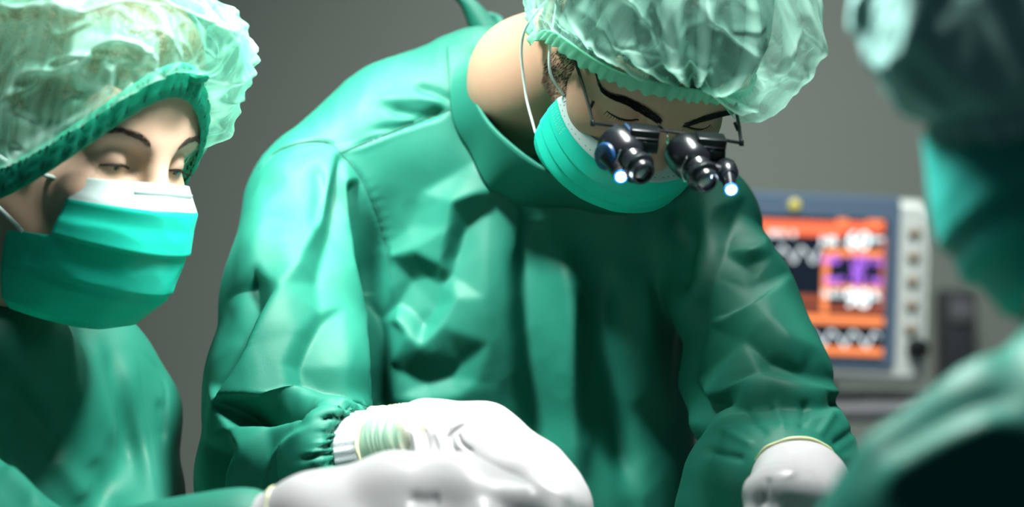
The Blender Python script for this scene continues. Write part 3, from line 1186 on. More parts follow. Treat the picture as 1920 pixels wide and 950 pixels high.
FOLDS = [
    # sleeve: crest from the shoulder seam to the elbow
    [(632, 287, 3), (598, 422, 13), (560, 505, 18), (527, 571, 20), (475, 665, 18), (421, 757, 15)],
    [(498, 300, 0), (457, 415, 0), (420, 564, 0), (390, 720, 0), (385, 830, 0), (388, 940, 0)],
    [(540, 330, 3), (524, 430, 9), (492, 508, 8)],
    [(484, 534, -6), (490, 590, -5), (464, 660, -7), (428, 735, -5)],
    # elbow pocket
    [(424, 763, -8), (440, 766, -26), (475, 773, -36), (525, 780, -36), (578, 770, -20)],
    [(430, 753, 17), (480, 752, 18), (540, 755, 16), (595, 762, 10)],
    [(421, 759, 12), (449, 816, 13), (474, 848, 14), (448, 893, 12), (431, 950, 8)],
    [(509, 805, 5), (560, 790, 3)],
    [(425, 850, -7), (420, 890, -8), (408, 940, -5)],
    [(505, 850, -5), (485, 900, -7), (465, 950, -5)],
    # second crest of the sleeve
    [(594, 593, 4), (553, 638, 9), (531, 690, 11), (537, 733, 11), (602, 758, 9), (650, 756, 5)],
    [(600, 610, -3), (582, 640, -5), (562, 690, -5), (566, 725, -4), (610, 742, -1)],
    [(640, 580, 5), (640, 690, 7), (640, 735, 5)],
    [(632, 300, -3), (626, 360, -5), (616, 430, -3), (590, 530, 1)],
    [(648, 345, 5), (652, 420, 6), (662, 500, 6), (680, 600, 7), (686, 690, 6), (684, 752, 3)],
    [(658, 352, -8), (664, 420, -12), (676, 510, -12), (694, 600, -16), (699, 690, -18), (698, 757, -14)],
    [(650, 303, 0), (676, 335, 0), (695, 385, 0), (708, 420, 0), (721, 467, 0), (732, 530, -3)],
    [(715, 600, -12), (722, 690, -9), (722, 750, -6)],
    # chest
    [(945, 352, 6), (900, 362, 11), (858, 380, 14), (845, 435, 12), (829, 497, 6)],
    [(920, 395, 1), (878, 412, -3), (858, 470, -4), (846, 515, -4)],
    [(790, 360, 2), (775, 420, 2)],
    [(732, 482, 3), (776, 472, 6), (829, 499, 6)],
    [(738, 566, -12), (765, 520, -11), (800, 512, -8), (826, 530, -6)],
    [(768, 585, -9), (791, 612, -9), (815, 575, -8)],
    [(746, 600, 3), (770, 628, 5), (792, 646, 6), (830, 610, 6), (858, 560, 6)],
    [(730, 680, -4), (755, 702, -5), (800, 718, -6), (845, 706, -5), (868, 680, -3)],
    [(740, 745, 3), (800, 748, 5), (860, 738, 5), (895, 712, 4)],
    [(910, 467, 5), (908, 560, 7), (918, 640, 6), (930, 720, 5), (945, 830, 4)],
    [(972, 390, 5), (968, 470, 4), (972, 560, 4), (985, 690, 4), (1005, 820, 3)],
]
RIM = [(640, 292), (745, 255), (850, 240), (900, 300), (960, 345), (1000, 385), (1010, 470), (1015, 560), (1025, 690), (1040, 820), (1050, 960), (940, 960), (820, 960), (640, 960), (380, 960),
       (600, 830), (620, 800), (680, 780), (740, 790), (575, 285), (530, 290), (700, 940)]
V = facets(V, Q, FOLDS, RIM, 1.2, 8, (1.82, 2.2))
FOLDS_R = [
    [(1405, 478, 7), (1432, 462, 8), (1448, 482, 3)],
    [(1404, 487, -8), (1408, 530, -9), (1414, 562, -6)],
    [(1416, 576, 9), (1440, 610, 11), (1475, 640, 9), (1530, 655, 3)],
    [(1395, 640, 0), (1440, 680, -6), (1505, 702, -5)],
    [(1390, 388, -6), (1360, 450, -12), (1332, 505, -14), (1305, 600, -14), (1288, 710, -10)],
    [(1330, 742, 6), (1440, 724, 9), (1572, 738, 5)],
    [(1330, 757, -10), (1440, 741, -14), (1565, 753, -8)],
]
V = facets(V, Q, FOLDS_R, [(1396, 368), (1445, 440), (1485, 510), (1525, 600), (1572, 715), (1585, 765), (1480, 795), (1350, 800), (1265, 790), (1255, 700), (1275, 560), (1300, 450), (1340, 390)], 1.1, 7, (1.8, 2.2))
V = sculpt(V, Q, S1)
V = relax(V, Q, 1)
# soft uneven cloth
NN = vnormals(V, Q)
sel = np.nonzero((V[:, 2] > 0.97) & (NN[:, 1] < 0.4))[0]
for i in sel:
    v = V[i]
    wob = noise.noise(Vector((v[0] * 7, v[1] * 7, v[2] * 7))) * 0.8
    dr = noise.noise(Vector((v[0] * 21 + v[2] * 5 + wob, v[1] * 9 + wob, v[2] * 8)))
    V[i] += NN[i] * (0.0004 * math.exp(-(dr * 6) ** 2) + 0.0018 * noise.noise(Vector((v[0] * 16, v[1] * 10, v[2] * 9))) + 0.0009 * (0.3 - abs(noise.noise(Vector((v[0] * 40, v[1] * 30, v[2] * 26))))))
SEAMS = [
    ([(846, 204), (745, 243), (640, 286)], -3.4, 3.6, 3.6),
    ([(846, 206), (745, 248), (640, 291)], 0.9, 9, 9),
    ([(484, 318), (520, 283), (575, 266), (618, 268), (638, 286)], -3.4, 3.6, 3.6),
    ([(640, 288), (676, 332), (706, 400), (722, 455), (735, 525)], -2.6, 3.4, 3.4),
]
for k in range(9):
    yy = 345 + k * 18
    xx = np.interp(yy, [332, 400, 455, 525], [676, 706, 722, 735])
    SEAMS.append(([(xx + 2, yy), (xx + 22, yy - 7)], -0.3, 5, 5))
# gathers that run into the elastic of the left cuff
GX = [(748, 768), (722, 778), (700, 795), (684, 814), (672, 836), (666, 862), (664, 892)]
GY = [(660, 745), (625, 757), (590, 775), (565, 800), (552, 835), (552, 880), (565, 935)]
for k in range(27):
    t = k / 26 * 6
    i_, f_ = min(int(t), 5), t - min(int(t), 5)
    a_ = [GX[i_][q] * (1 - f_) + GX[i_ + 1][q] * f_ for q in (0, 1)]
    b_ = [GY[i_][q] * (1 - f_) + GY[i_ + 1][q] * f_ for q in (0, 1)]
    L_ = random.uniform(0.45, 1.0)
    e_ = [a_[q] + (b_[q] - a_[q]) * L_ for q in (0, 1)]
    SEAMS.append(([(a_[0] + 10, a_[1] + 1), ((a_[0] + e_[0]) / 2, (a_[1] + e_[1]) / 2 - 4), tuple(e_)], (3.2 if k % 2 else -4.2) * random.uniform(0.8, 1.3) * (1.5 if k < 13 else 1.0), 5.0, 5.0, (1.6, 1.92)))
for k in range(8):
    a = math.radians(195 + 150 * k / 7)
    SEAMS.append(([(1487 + 88 * math.cos(a), 880 + 72 * math.sin(a)), (1480 + 165 * math.cos(a), 880 + 135 * math.sin(a))], (2.2 if k % 2 else -2.6), 8, 8, (1.6, 1.95)))
V = sculpt(V, Q, SEAMS)
gown = to_blender('surgical_gown', V, Q, M['gown'], sur)
bvG = BVHTree.FromPolygons([Vector(v) for v in V], [tuple(q) for q in Q])


def seam(bv, pts, parent, r=0.0006, sink=0.0001):
    """a sewn seam: a thread lying on the cloth along a line"""
    line = []
    for p in catmull([Vector((a, b_, 0)) for a, b_ in pts], len(pts) * 14):
        d = W(p.x, p.y, 1.0) - Vector((0, 0, CAM_Z))
        hit = bv.ray_cast(Vector((0, 0, CAM_Z)) + d * 1.5, d)
        if hit[0]:
            line.append(hit[0] + hit[1] * sink)
    b = MB()
    b.tube(line, r, 6)
    b.build('seam', M['seam'], parent)


for k_ in (0, 2, 3):
    seam(bvG, SEAMS[k_][0], gown)

# collar band standing up around the neck
ctr = [W(925, 62, 2.16), W(893, 108, 2.085), W(890, 165, 2.035), W(915, 222, 2.005), W(965, 272, 1.98), W(1030, 318, 1.965), W(1110, 352, 1.965),
       W(1200, 340, 1.985), W(1265, 270, 2.03), W(1255, 160, 2.10), W(1160, 80, 2.17), W(1040, 40, 2.20), W(950, 45, 2.19)]
out = [W(868, 70, 2.175), W(848, 130, 2.10), W(846, 205, 2.05), W(872, 262, 2.022), W(925, 325, 2.005), W(1000, 378, 1.99), W(1100, 415, 1.985),
       W(1225, 400, 2.005), W(1310, 310, 2.05), W(1300, 170, 2.13), W(1180, 60, 2.20), W(1040, 10, 2.23), W(920, 25, 2.22)]
n = 160
ci = catmull(ctr + ctr[:3], n + 40)[10:n + 11]
co = catmull(out + out[:3], n + 40)[10:n + 11]
feet = []
for c in co:
    nr = bvG.find_nearest(c)
    feet.append(nr[0] + nr[1] * 0.0012)
for _ in range(12):
    feet = [(feet[max(i - 1, 0)] + feet[i] * 2 + feet[min(i + 1, len(feet) - 1)]) / 4 for i in range(len(feet))]
P = []
for j in range(13):
    v = j / 12
    row = []
    for i in range(len(ci)):
        p = ci[i].lerp(feet[i], v)
        near = bvG.find_nearest(p)
        if (p - near[0]).dot(near[1]) < 0.0015:
            p = near[0] + near[1] * 0.0015
        row.append(p)
    P.append(row)
me = grid_mesh('gown_collar', P)
o = put('gown_collar', me, M['gown'], sur)
md = o.modifiers.new('cloth_thickness', 'SOLIDIFY')
md.thickness = 0.003

# tie tapes behind the neck
for pts, w0 in (([(952, 72, 2.16), (928, 42, 2.17), (898, 8, 2.18), (862, -14, 2.19), (820, -30, 2.20)], 0.011), ([(950, 66, 2.17), (946, 40, 2.18), (936, 30, 2.19), (915, 24, 2.2)], 0.010)):
    cl = catmull([W(*p) for p in pts], 40)
    P = [[c + Vector((0.55, 0.1, -0.8)).normalized() * 0, c + Vector((-0.5, 0.0, -0.85)).normalized() * w0 * (0.8 + 0.5 * math.sin(i * .15)) + Vector((0, -0.004, 0)), c + Vector((-0.6, 0.3, -0.75)).normalized() * 2 * w0 * (0.8 + 0.5 * math.sin(i * .15))]
         for i, c in enumerate(cl)]
    o = put('neck_tie', grid_mesh('neck_tie', P), M['gown'], sur)
    md = o.modifiers.new('cloth_thickness', 'SOLIDIFY')
    md.thickness = 0.002

# cap
cap, rimS = bouffant(HS, sur, M['cap'], 0.050, -0.045, -0.070, 0.36, 0.140, 5.3, ex=0.62,
                     onset=0.95,
                     puff=lambda t: 1.0 + 0.35 * smooth01(0.3, 1.3, t) + 0.25 * smooth01(0.9, 1.8, -t) * 2.2 - 0.5 * smooth01(-1.3, -0.8, t) * smooth01(0.12, -0.02, t),
                     sag=lambda t: 0.034 * smooth01(0.08, 0.5, t) * (1 - smooth01(1.5, 2.4, t)) + 0.014 * smooth01(1.0, 1.8, -t),
                     gather=[(0.04, 0.011, 0.13, 17)])
frill(HS, sur, rimS, M['cap_rim'], 0.013, 64, 0.0013, 0.002)
b = MB()
b.tube([HS.p(*(lambda q: (q[0] * 1.035, q[1] * 1.035, q[2] + 0.0035))(rimS(2 * math.pi * i / 160))) for i in range(161)], 0.0011, 6)
b.build('cap_elastic', M['cap_rim'], sur)

# mask
specS = [(0.0, -0.034, 0.108, 0.064, -0.042, -0.014), (0.2, -0.046, 0.120, 0.067, -0.040, -0.010), (0.5, -0.072, 0.122, 0.068, -0.038, -0.008),
         (0.8, -0.104, 0.112, 0.067, -0.038, -0.004), (1.0, -0.126, 0.084, 0.064, -0.037, 0.002)]
mk, PS = face_mask(HS, sur, specS, (0.0, 0.20), [M['mask'], M['mask_strip']], [(0.44, 0.0022), (0.64, 0.0026), (0.84, 0.0022)], seed=2.2)
b = MB()
for i in range(-17, 18):
    j = int(0.16 * 71)
    k = int((i / 17 * 0.95 + 1) / 2 * 83)
    p = Vector(PS[j][k])
    q = Vector(PS[j][min(k + 1, 83)])
    nrm = (p - HS.p(0, 0, -0.05)).normalized()
    b.tube([p + nrm * 0.0008, p.lerp(q, 0.55) + nrm * 0.0008], 0.00035, 5)
b.build('mask_stitching', M['cap_band'], mk)
b = MB()
for r_ in range(5):
    for c_ in range(9):
        p = Vector(PS[int((0.22 + r_ * 0.035) * 71)][1 + c_])
        b.lathe(p + (p - HS.p(0, 0, -0.05)).normalized() * 0.0003, (p - HS.p(0, 0, -0.05)), [(0, 0.0007), (0.0006, 0.0004)], 8)
b.build('mask_weld_dots', M['mask_strip'], mk)
ear = HS.p(-0.083, 0.022, 0.0)
for A, via in ((PS[3][0], [(-0.083, -0.026, -0.030)]), (PS[58][0], [(-0.080, -0.004, -0.095), (-0.092, 0.024, -0.055)])):
    pts = [Vector(A)] + [HS.p(*v) for v in via] + [HS.p(-0.084, 0.022, 0.012)]
    b = MB()
    b.tube(pts, 0.0013, 8, smooth_n=30)
    b.build('ear_loop', M['loop'], mk)
for A, via in ((PS[3][83], [(0.079, -0.012, 0.0)]), (PS[58][83], [(0.079, 0.004, -0.072), (0.087, 0.022, -0.035)])):
    pts = [Vector(A)] + [HS.p(*v) for v in via] + [HS.p(0.084, 0.022, 0.012)]
    b = MB()
    b.tube(pts, 0.0013, 8, smooth_n=30)
    b.build('ear_loop', M['loop'], mk)

# white knit cuff and gloved hand on the left of the picture
cuff_axis = (W(745, 838, 1.80) - W(655, 852, 1.83)).normalized()
c0 = W(668, 848, 1.8305)
P = []
for j in range(16):
    v = j / 15
    c = c0 + cuff_axis * (0.070 * v)
    r = 0.0352 - 0.0045 * v
    u = Vector((0, 0, 1)) - cuff_axis * cuff_axis.z
    u.normalize()
    w = cuff_axis.cross(u)
    P.append([c + (u * math.cos(t) + w * math.sin(t)) * r * (1 + 0.012 * math.sin(26 * t)) for t in [2 * math.pi * k / 120 for k in range(120)]])
put('knit_cuff', grid_mesh('knit_cuff', P, close_u=True), M['cuff'], sur)
P = [[W(720, 842, 1.811).lerp(W(835, 831, 1.775), j / 9) + (u * math.cos(t) + w * math.sin(t)) * (0.0345 - 0.004 * j / 9) for t in [2 * math.pi * k / 60 for k in range(60)]] for j in range(10)]
put('inner_cuff', grid_mesh('inner_cuff', P, close_u=True), M['teal_lining'], sur)
ring_tube(cut_c + cut_n * 0.0005, cut_n, 0.0385, 0.0013, 'cuff_elastic', M['seam'], sur, wav=0.012)

wr = W(815, 832, 1.785)
kn = [W(1010, 905, 1.735), W(990, 868, 1.765), W(955, 835, 1.80), W(905, 815, 1.83)]
kn = [W(962, 880, 1.725), W(948, 835, 1.755), W(918, 808, 1.785), W(870, 797, 1.812)]
fing = [
    [W(1040, 935, 1.70), W(1050, 1000, 1.695), W(1040, 1040, 1.70)],
    [W(1050, 905, 1.735), W(1070, 985, 1.73), W(1055, 1035, 1.735)],
    [W(1040, 888, 1.765), W(1068, 960, 1.765), W(1062, 1020, 1.77)],
    [W(985, 872, 1.80), W(1030, 930, 1.80), W(1040, 985, 1.80)],
]
thm = [W(830, 930, 1.72), W(905, 985, 1.69), W(960, 1020, 1.685), W(1000, 1040, 1.69)]


def hand_bulk(F):
    F.cone(W(800, 818, 1.79), 0.024, W(905, 830, 1.77), 0.028, 0.02)
    F.cone(W(900, 830, 1.765), 0.028, W(1000, 890, 1.74), 0.024, 0.02)
    F.cone(W(1000, 890, 1.74), 0.024, W(1052, 950, 1.73), 0.020, 0.02)
    F.cone(W(1052, 950, 1.73), 0.020, W(1060, 1000, 1.73), 0.016, 0.02)


hs = [([(780, 780), (830, 795), (850, 830)], -1.5, 10, 10), ([(740, 800), (760, 840), (765, 870)], -2.0, 8, 8), ([(790, 795), (800, 835), (795, 870)], -2.6, 8, 8),
      ([(775, 800), (782, 840), (780, 870)], 2.2, 7, 7), ([(815, 800), (830, 840), (830, 870)], 2.2, 7, 7), ([(835, 810), (850, 840), (870, 860)], -2.4, 6, 6),
      ([(855, 805), (865, 830), (890, 850)], -1.8, 4, 4), ([(870, 790), (850, 815), (845, 850)], -1.6, 4, 4),
      ([(900, 785), (850, 810), (835, 835)], -1.2, 5, 5), ([(722, 800), (728, 840), (726, 872)], 1.4, 6, 6)]
gl = glove(sur, wr, kn, fing, thm, arm=W(800, 832, 1.79), wrist_r=0.0300, extra=hand_bulk, strokes=hs)
ring_tube(W(722, 842, 1.810), cuff_axis, 0.0362, 0.0018, 'glove_rim', M['rim'], gl, wav=0.02)
# the loose see-through wrist of the glove, wrinkled over the cuff
P = []
u = (Vector((0, 0, 1)) - cuff_axis * cuff_axis.z).normalized()
w = cuff_axis.cross(u)
for j in range(60):
    v = j / 59
    c = W(722, 842, 1.810).lerp(W(842, 830, 1.772), v)
    row = []
    for k in range(140):
        t = 2 * math.pi * k / 140
        wr_ = noise.noise(Vector((v * 9 + 0.7 * math.sin(t * 2), math.cos(t) * 0.8, math.sin(t) * 0.8)))
        r = 0.0362 - 0.0035 * v + 0.0030 * math.exp(-(wr_ * 6) ** 2) * math.sin(math.pi * min(v * 1.1, 1)) + 0.0012 * wr_
        row.append(c + (u * math.cos(t) + w * math.sin(t)) * r)
    P.append(row)
put('glove_wrist', grid_mesh('glove_wrist', P, close_u=True), M['clear_latex'], gl)

# the other hand, wrist towards us
wr = W(1500, 905, 1.78)
armp = W(1490, 885, 1.82)
kn = [W(1430, 925, 1.70), W(1462, 918, 1.69), W(1505, 925, 1.69), W(1545, 940, 1.70)]
fing = [
    [W(1405, 1010, 1.68), W(1400, 1065, 1.68), W(1405, 1100, 1.69)],
    [W(1440, 1020, 1.67), W(1435, 1080, 1.67), W(1435, 1120, 1.68)],
    [W(1490, 1025, 1.67), W(1480, 1085, 1.67), W(1480, 1120, 1.68)],
    [W(1535, 1020, 1.68), W(1525, 1075, 1.68), W(1520, 1105, 1.69)],
]
thm = [W(1440, 960, 1.76), W(1405, 1010, 1.75), W(1395, 1055, 1.74), W(1395, 1090, 1.74)]
hs = [([(1440, 890), (1437, 920), (1433, 955)], -2.2, 7, 7), ([(1495, 845), (1480, 870), (1490, 900)], 1.5, 16, 16)]
gl2 = glove(sur, wr, kn, fing, thm, arm=armp, wrist_r=0.0315, strokes=hs)
ax2 = Vector((0.02, -0.80, -0.62))
ring_tube(W(1490, 878, 1.80), ax2, 0.0350, 0.0015, 'glove_rim', M['rim'], gl2, wav=0.008)
ring_tube(W(1490, 885, 1.793), ax2, 0.0338, 0.0013, 'glove_fold', M['glove'], gl2, wav=0.006)
shoes(sur, [(-0.09, 2.24, 0), (0.15, 2.24, 0)], (0, -1, 0), M['mon_white'])

# ------------------------------------------------------------------ magnifying glasses with lamps
lp = empty('magnifying_glasses', W(1250, 250, 1.79))
tag(lp, 'black wire-frame magnifying glasses with twin lit lamps, worn by the bending person', 'glasses')
fr = MB()
D0 = 1.775
hl, hr = W(1111, 231, 1.785), W(1390, 268, 1.775)
fr.tube([hl, W(1140, 234, 1.775), W(1175, 238, 1.772)], 0.0014, 8, smooth_n=12)
fr.tube([W(1220, 241, 1.772), W(1228, 241, 1.774), W(1236, 236, 1.776), W(1246, 243, 1.776), W(1270, 248, 1.774), W(1305, 253, 1.772)], 0.0014, 8, smooth_n=30)
fr.tube([W(1226, 243, 1.772), W(1300, 253, 1.771)], 0.0011, 8)
fr.tube([W(1350, 261, 1.771), W(1372, 265, 1.772), hr], 0.0014, 8, smooth_n=12)
frame = fr.build('wire_frame', M['blackmetal'], lp)
for hp, kn_, endp, nm in ((hl, W(1104, 198, 1.815), HS.p(-0.086, 0.012, 0.006), -1), (hr, W(1386, 238, 1.80), HS.p(0.086, 0.012, 0.006), 1)):
    b = MB()
    top = W(1086, 138, 1.855) if nm < 0 else W(1381, 180, 1.84)
    b.tube([hp, kn_, top, endp], [0.0016, 0.0015, 0.0014, 0.0012], 8, smooth_n=36)
    b.tube([kn_ + Vector((0.004 * -nm, -0.001, 0.004)), kn_ + Vector((-0.001 * nm, 0, -0.003))], 0.0014, 8)
    b.lathe(hp + Vector((0, 0, -0.0026)), (0, 0, 1), [(0, 0.0017), (0.0005, 0.0021), (0.0045, 0.0021), (0.005, 0.0017)], 12)
    b.build('temple_arm', M['blackmetal'], lp)
b = MB()
for q in (-1, 1):
    b.tube([W(1240 + q * 6, 244, 1.776), W(1241 + q * 11, 252, 1.781), W(1240 + q * 12, 264, 1.784)], 0.0007, 6, smooth_n=12)
    b.lathe(W(1240 + q * 12, 264, 1.784), (q, 0.3, 0.1), [(-0.001, 0.002), (0, 0.0035), (0.001, 0.002)], 12)
b.build('nose_pad', M['silver'], lp)
DV = Vector((0.42, -0.66, -0.56)).normalized()
for side, (bc, tc, lc) in enumerate((((1206, 254, 1.766), (1162, 276, 1.770), (1208, 327, 1.742)), ((1331, 270, 1.764), (1289, 290, 1.768), (1327, 343, 1.740)))):
    Rb = rot(Vector((0.10, -0.86, -0.42)), Vector((0.13, -0.4, 0.88)))
    blk = MB()
    blk.box(W(*bc), 0.0245, 0.016, 0.0150, Rb, 0.0012)
    blk.box(Vector(W(*bc)) + Rb @ Vector((0.0015, -0.004, -0.0065)), 0.0215, 0.013, 0.010, Rb, 0.0012)
    blk.box(Vector(W(*bc)) + Rb @ Vector((0.0, -0.0085, 0.0005)), 0.0235, 0.003, 0.002, Rb, 0.0006)
    blk.box(Vector(W(*bc)) + Rb @ Vector((0.0, -0.0105, -0.006)), 0.0020, 0.002, 0.010, Rb, 0.0005)
    bo = blk.build('mount_block', M['black'], lp)
    if side == 0:
        bl = MB()
        bl.lathe(W(1173, 246, 1.766), (-0.6, -0.7, 0.2), [(-0.004, 0.0035), (-0.001, 0.0050), (0.002, 0.0050), (0.003, 0.004)], 20)
        bl.tube([W(1172, 234, 1.765), W(1180, 243, 1.761), W(1184, 256, 1.760), W(1188, 268, 1.760)], 0.0021, 8, smooth_n=14)
        bl.build('adjusting_screw', M['blue'], bo)
    A = W(*tc)
    B = W(*lc)
    ax = (B - A).normalized()
    Ln = (B - A).length
    tb = MB()
    prof = [(-0.010, 0.0120), (-0.0085, 0.0170), (-0.006, 0.0182), (0.001, 0.0180), (Ln * 0.26, 0.0172), (Ln * 0.40, 0.0152), (Ln * 0.48, 0.0120), (Ln * 0.62, 0.0112), (Ln * 0.64, 0.0125),
            (Ln * 0.70, 0.0138), (Ln * 0.80, 0.0138), (Ln * 0.84, 0.0122), (Ln * 0.86, 0.0108), (Ln * 0.97, 0.0106), (Ln * 1.0, 0.0098), (Ln * 1.0, 0.0082), (Ln * 0.94, 0.0078), (Ln * 0.90, 0.0076)]
    tb.lathe(A, ax, prof, 56)
    tube = tb.build('loupe_tube', M['black'], lp, angle=30)
    le = MB()
    le.lathe(A + ax * Ln * 0.90, ax, [(0, 0.0080), (Ln * 0.035, 0.0079), (Ln * 0.055, 0.0055), (Ln * 0.063, 0.0022)], 40)
    le.build('lens', M['lens'], tube)
    # bright wire bail round the tube, to the block
    cy_ = Vector((0, -1, 0))
    u = (cy_ - ax * cy_.dot(ax)).normalized()
    w = ax.cross(u)
    if w.x > 0:
        w = -w
    base = A + ax * Ln * 0.56
    arc = [W(*bc) + Rb @ Vector((-0.004, -0.0075, -0.0125))]
    arc += [base - ax * 0.006 * (1 - i / 11) + (u * math.cos(t) + w * math.sin(t)) * 0.0142 for i, t in enumerate(np.linspace(0.15, 1.75, 12))]
    wb = MB()
    wb.tube(arc, 0.0008, 6, smooth_n=60)
    wb.tube([W(*bc) + Rb @ Vector((-0.007, -0.009, -0.0120)), W(*bc) + Rb @ Vector((0.007, -0.009, -0.0120))], 0.0008, 6)
    wb.build('wire_bail', M['silver'], bo)
    # lamp pod at the side of the tube
    if side == 0:
        pc, ledp, pm = W(1136, 293, 1.758), W(1164, 331, 1.745), M['blue']
        dax = Vector((-0.74, -0.66, -0.10)).normalized()
        pd = MB()
        pd.lathe(pc, dax, [(-0.010, 0.0100), (-0.003, 0.0116), (0.0015, 0.0116), (0.0030, 0.0106), (0.0034, 0.0098), (0.0034, 0.001)], 40)
        pod = pd.build('lamp_disc', pm, lp)
        sc_ = MB()
        sc_.lathe(pc + dax * 0.0034, dax, [(0, 0.0016), (0.0008, 0.0012), (0.0010, 0.0006)], 16)
        sc_.build('screw', M['blackmetal'], pod)
        ls = MB()
        lax = Vector((0.10, -0.9, -0.42)).normalized()
        ls.lathe(ledp - lax * 0.010, lax, [(0, 0.0060), (0.006, 0.0062), (0.0100, 0.0052), (0.0103, 0.0036)], 28)
        ls.tube([pc - dax * 0.004, ledp - lax * 0.008], [0.0095, 0.0058], 16)
        lsock = ls.build('lamp_socket', M['black'], lp)
    else:
        pc, ledp = W(1364, 325, 1.752), W(1371, 355, 1.738)
        lax = Vector((0.10, -0.85, -0.52)).normalized()
        pd = MB()
        pd.lathe(pc - lax * 0.012, lax, [(0, 0.0080), (0.003, 0.0092), (0.012, 0.0092), (0.016, 0.0078), (0.018, 0.0066)], 40)
        pd.tube([pc, ledp - lax * 0.004], [0.0075, 0.0048], 20)
        pd.tube([pc, W(1338, 318, 1.752)], 0.0058, 12)
        lsock = pd.build('lamp_socket', M['black'], lp)
    ld = MB()
    ld.lathe(ledp - lax * 0.002, lax, [(0, 0.0040), (0.003, 0.0039), (0.0048, 0.0030), (0.0058, 0.0012)], 24)
    ld.build('led_lamp', M['led'], lsock)
    ld = MB()
    ld.lathe(ledp - lax * 0.0015, lax, [(0, 0.0054), (0.0022, 0.0056), (0.0024, 0.0042), (0.001, 0.0040)], 28, cap=False)
    ld.build('led_glow_ring', M['led_glow'], lsock)  # imitates the glow around the LED, not a separate lamp part

# ================================================================== THE NURSE ON THE LEFT
nur = empty('person', (-0.42, 1.92, 0.0))
tag(nur, 'person in pale green bouffant cap and mask at the left, face turned right', 'person')
ps, pp, rr = math.radians(55), math.radians(13), math.radians(3)
fN = Vector((math.cos(pp) * math.sin(ps), -math.cos(pp) * math.cos(ps), -math.sin(pp)))
uN = Vector((math.sin(pp) * math.sin(ps), -math.sin(pp) * math.cos(ps), math.cos(pp)))
rolls = Matrix.Rotation(rr, 3, 'Y')
HN = Head(W(140, 245, 1.83), rolls @ fN, rolls @ uN, 1.05)
neck = [(HN.p(0, 0.028, -0.045), 0.050), (HN.p(0, 0.040, -0.11), 0.050), (W(20, 690, 1.97), 0.052)]
torso = [(W(20, 740, 2.00), 0.06), (W(10, 900, 2.01), 0.075), (Vector((-0.43, 1.98, 0.95)), 0.08)]
legs = two_legs((-0.43, 1.93, 0.92), (-0.53, 1.95, 0), (-0.33, 1.95, 0), (0.5, -0.85, 0))
F = body_field(HN, neck, torso, legs)
add_head(F, HN, female=True)
V, Q = F.mesh(2)
to_blender('body', V, Q, M['skin_pale'], nur)
bvN = BVHTree.FromPolygons([Vector(v) for v in V], [tuple(q) for q in Q])
eyes(HN, nur, bvN, (0.15, -0.9, -0.42))
brows(HN, nur, bvN, 0.62, 0.015, 260, 0.00024, M['brow_soft'])
hair_under_cap(HN, nur, M['hair_brown'], 0.012, 1.0)
capN, rimN = bouffant(HN, nur, M['cap_nurse'], 0.070, -0.050, -0.085, 0.36, 0.150, 8.3, ex=1.9,
                      puff=lambda t: 0.9, sag=lambda t: 0.012 * smooth01(0.25, 0.9, t) * (1 - smooth01(1.8, 2.6, t)), ridge=0.0075, bb=0.111, a=0.0865)
frill(HN, nur, rimN, M['cap_band'], 0.028, 58, 0.0024, 0.0, off=0.0025, name='elastic_band', band=2)
# twisted end of the band at the forehead
b = MB()
b.tube([HN.p(0.004, -0.104, 0.072), HN.p(0.010, -0.110, 0.070), HN.p(0.016, -0.113, 0.073), HN.p(0.020, -0.110, 0.069)], [0.004, 0.005, 0.004, 0.002], 8, smooth_n=16)
b.build('band_knot', M['cap_band'], nur)
b = MB()
for i in range(150):
    th = 2 * math.pi * (i + 0.5) / 150
    x, y, z = rimN(th)
    d = Vector((x, y - 0.01, 0)).normalized()
    for zo in (0.0045, -0.0085):
        b.tube([HN.p(x + d.x * 0.0058, y + d.y * 0.0058, z + zo + 0.0028), HN.p(x + d.x * 0.0060, y + d.y * 0.0060, z + zo - 0.0028)], 0.0010, 6)
b.build('band_stitching', M['seam'], nur)


def um(v):
    return 0.70 if v < 0.47 else 0.70 + 0.22 * min((v - 0.47) / 0.06, 1)


specN = [(0.0, -0.016, 0.113, 0.066, -0.026, -0.014), (0.2, -0.036, 0.131, 0.070, -0.018, -0.012), (0.5, -0.076, 0.131, 0.072, -0.006, 0.0), (0.75, -0.112, 0.122, 0.068, -0.006, 0.002),
         (0.9, -0.136, 0.100, 0.058, -0.006, 0.0), (1.0, -0.146, 0.075, 0.046, -0.006, 0.0)]
mkN, PN = face_mask(HN, nur, specN, (0.0, 0.18), [M['mask'], M['mask_strip']], [(0.46, 0.0034), (0.70, 0.0022)], seed=5.1, umax=um, crumple=0.0018)
b = MB()
b.tube([Vector(PN[5][k]) + (Vector(PN[5][k]) - HN.p(0, 0, -0.05)).normalized() * 0.001 for k in range(24, 60)], 0.0016, 6, flat=1.4)
b.build('nose_wire', M['mask_strip'], mkN)
for A, via in ((PN[4][0], [(-0.083, -0.020, -0.026)]), (PN[36][0], [(-0.083, 0.006, -0.050)])):
    b = MB()
    b.tube([Vector(A)] + [HN.p(*v) for v in via] + [HN.p(-0.086, 0.020, -0.012)], 0.0019, 8, smooth_n=26)
    b.build('ear_loop', M['loop'], mkN)
for A, via in ((PN[4][83], [(0.078, -0.020, -0.018)]), (PN[36][83], [(0.083, 0.006, -0.050)])):
    b = MB()
    b.tube([Vector(A)] + [HN.p(*v) for v in via] + [HN.p(0.086, 0.020, -0.012)], 0.0019, 8, smooth_n=26)
    b.build('ear_loop', M['loop'], mkN)

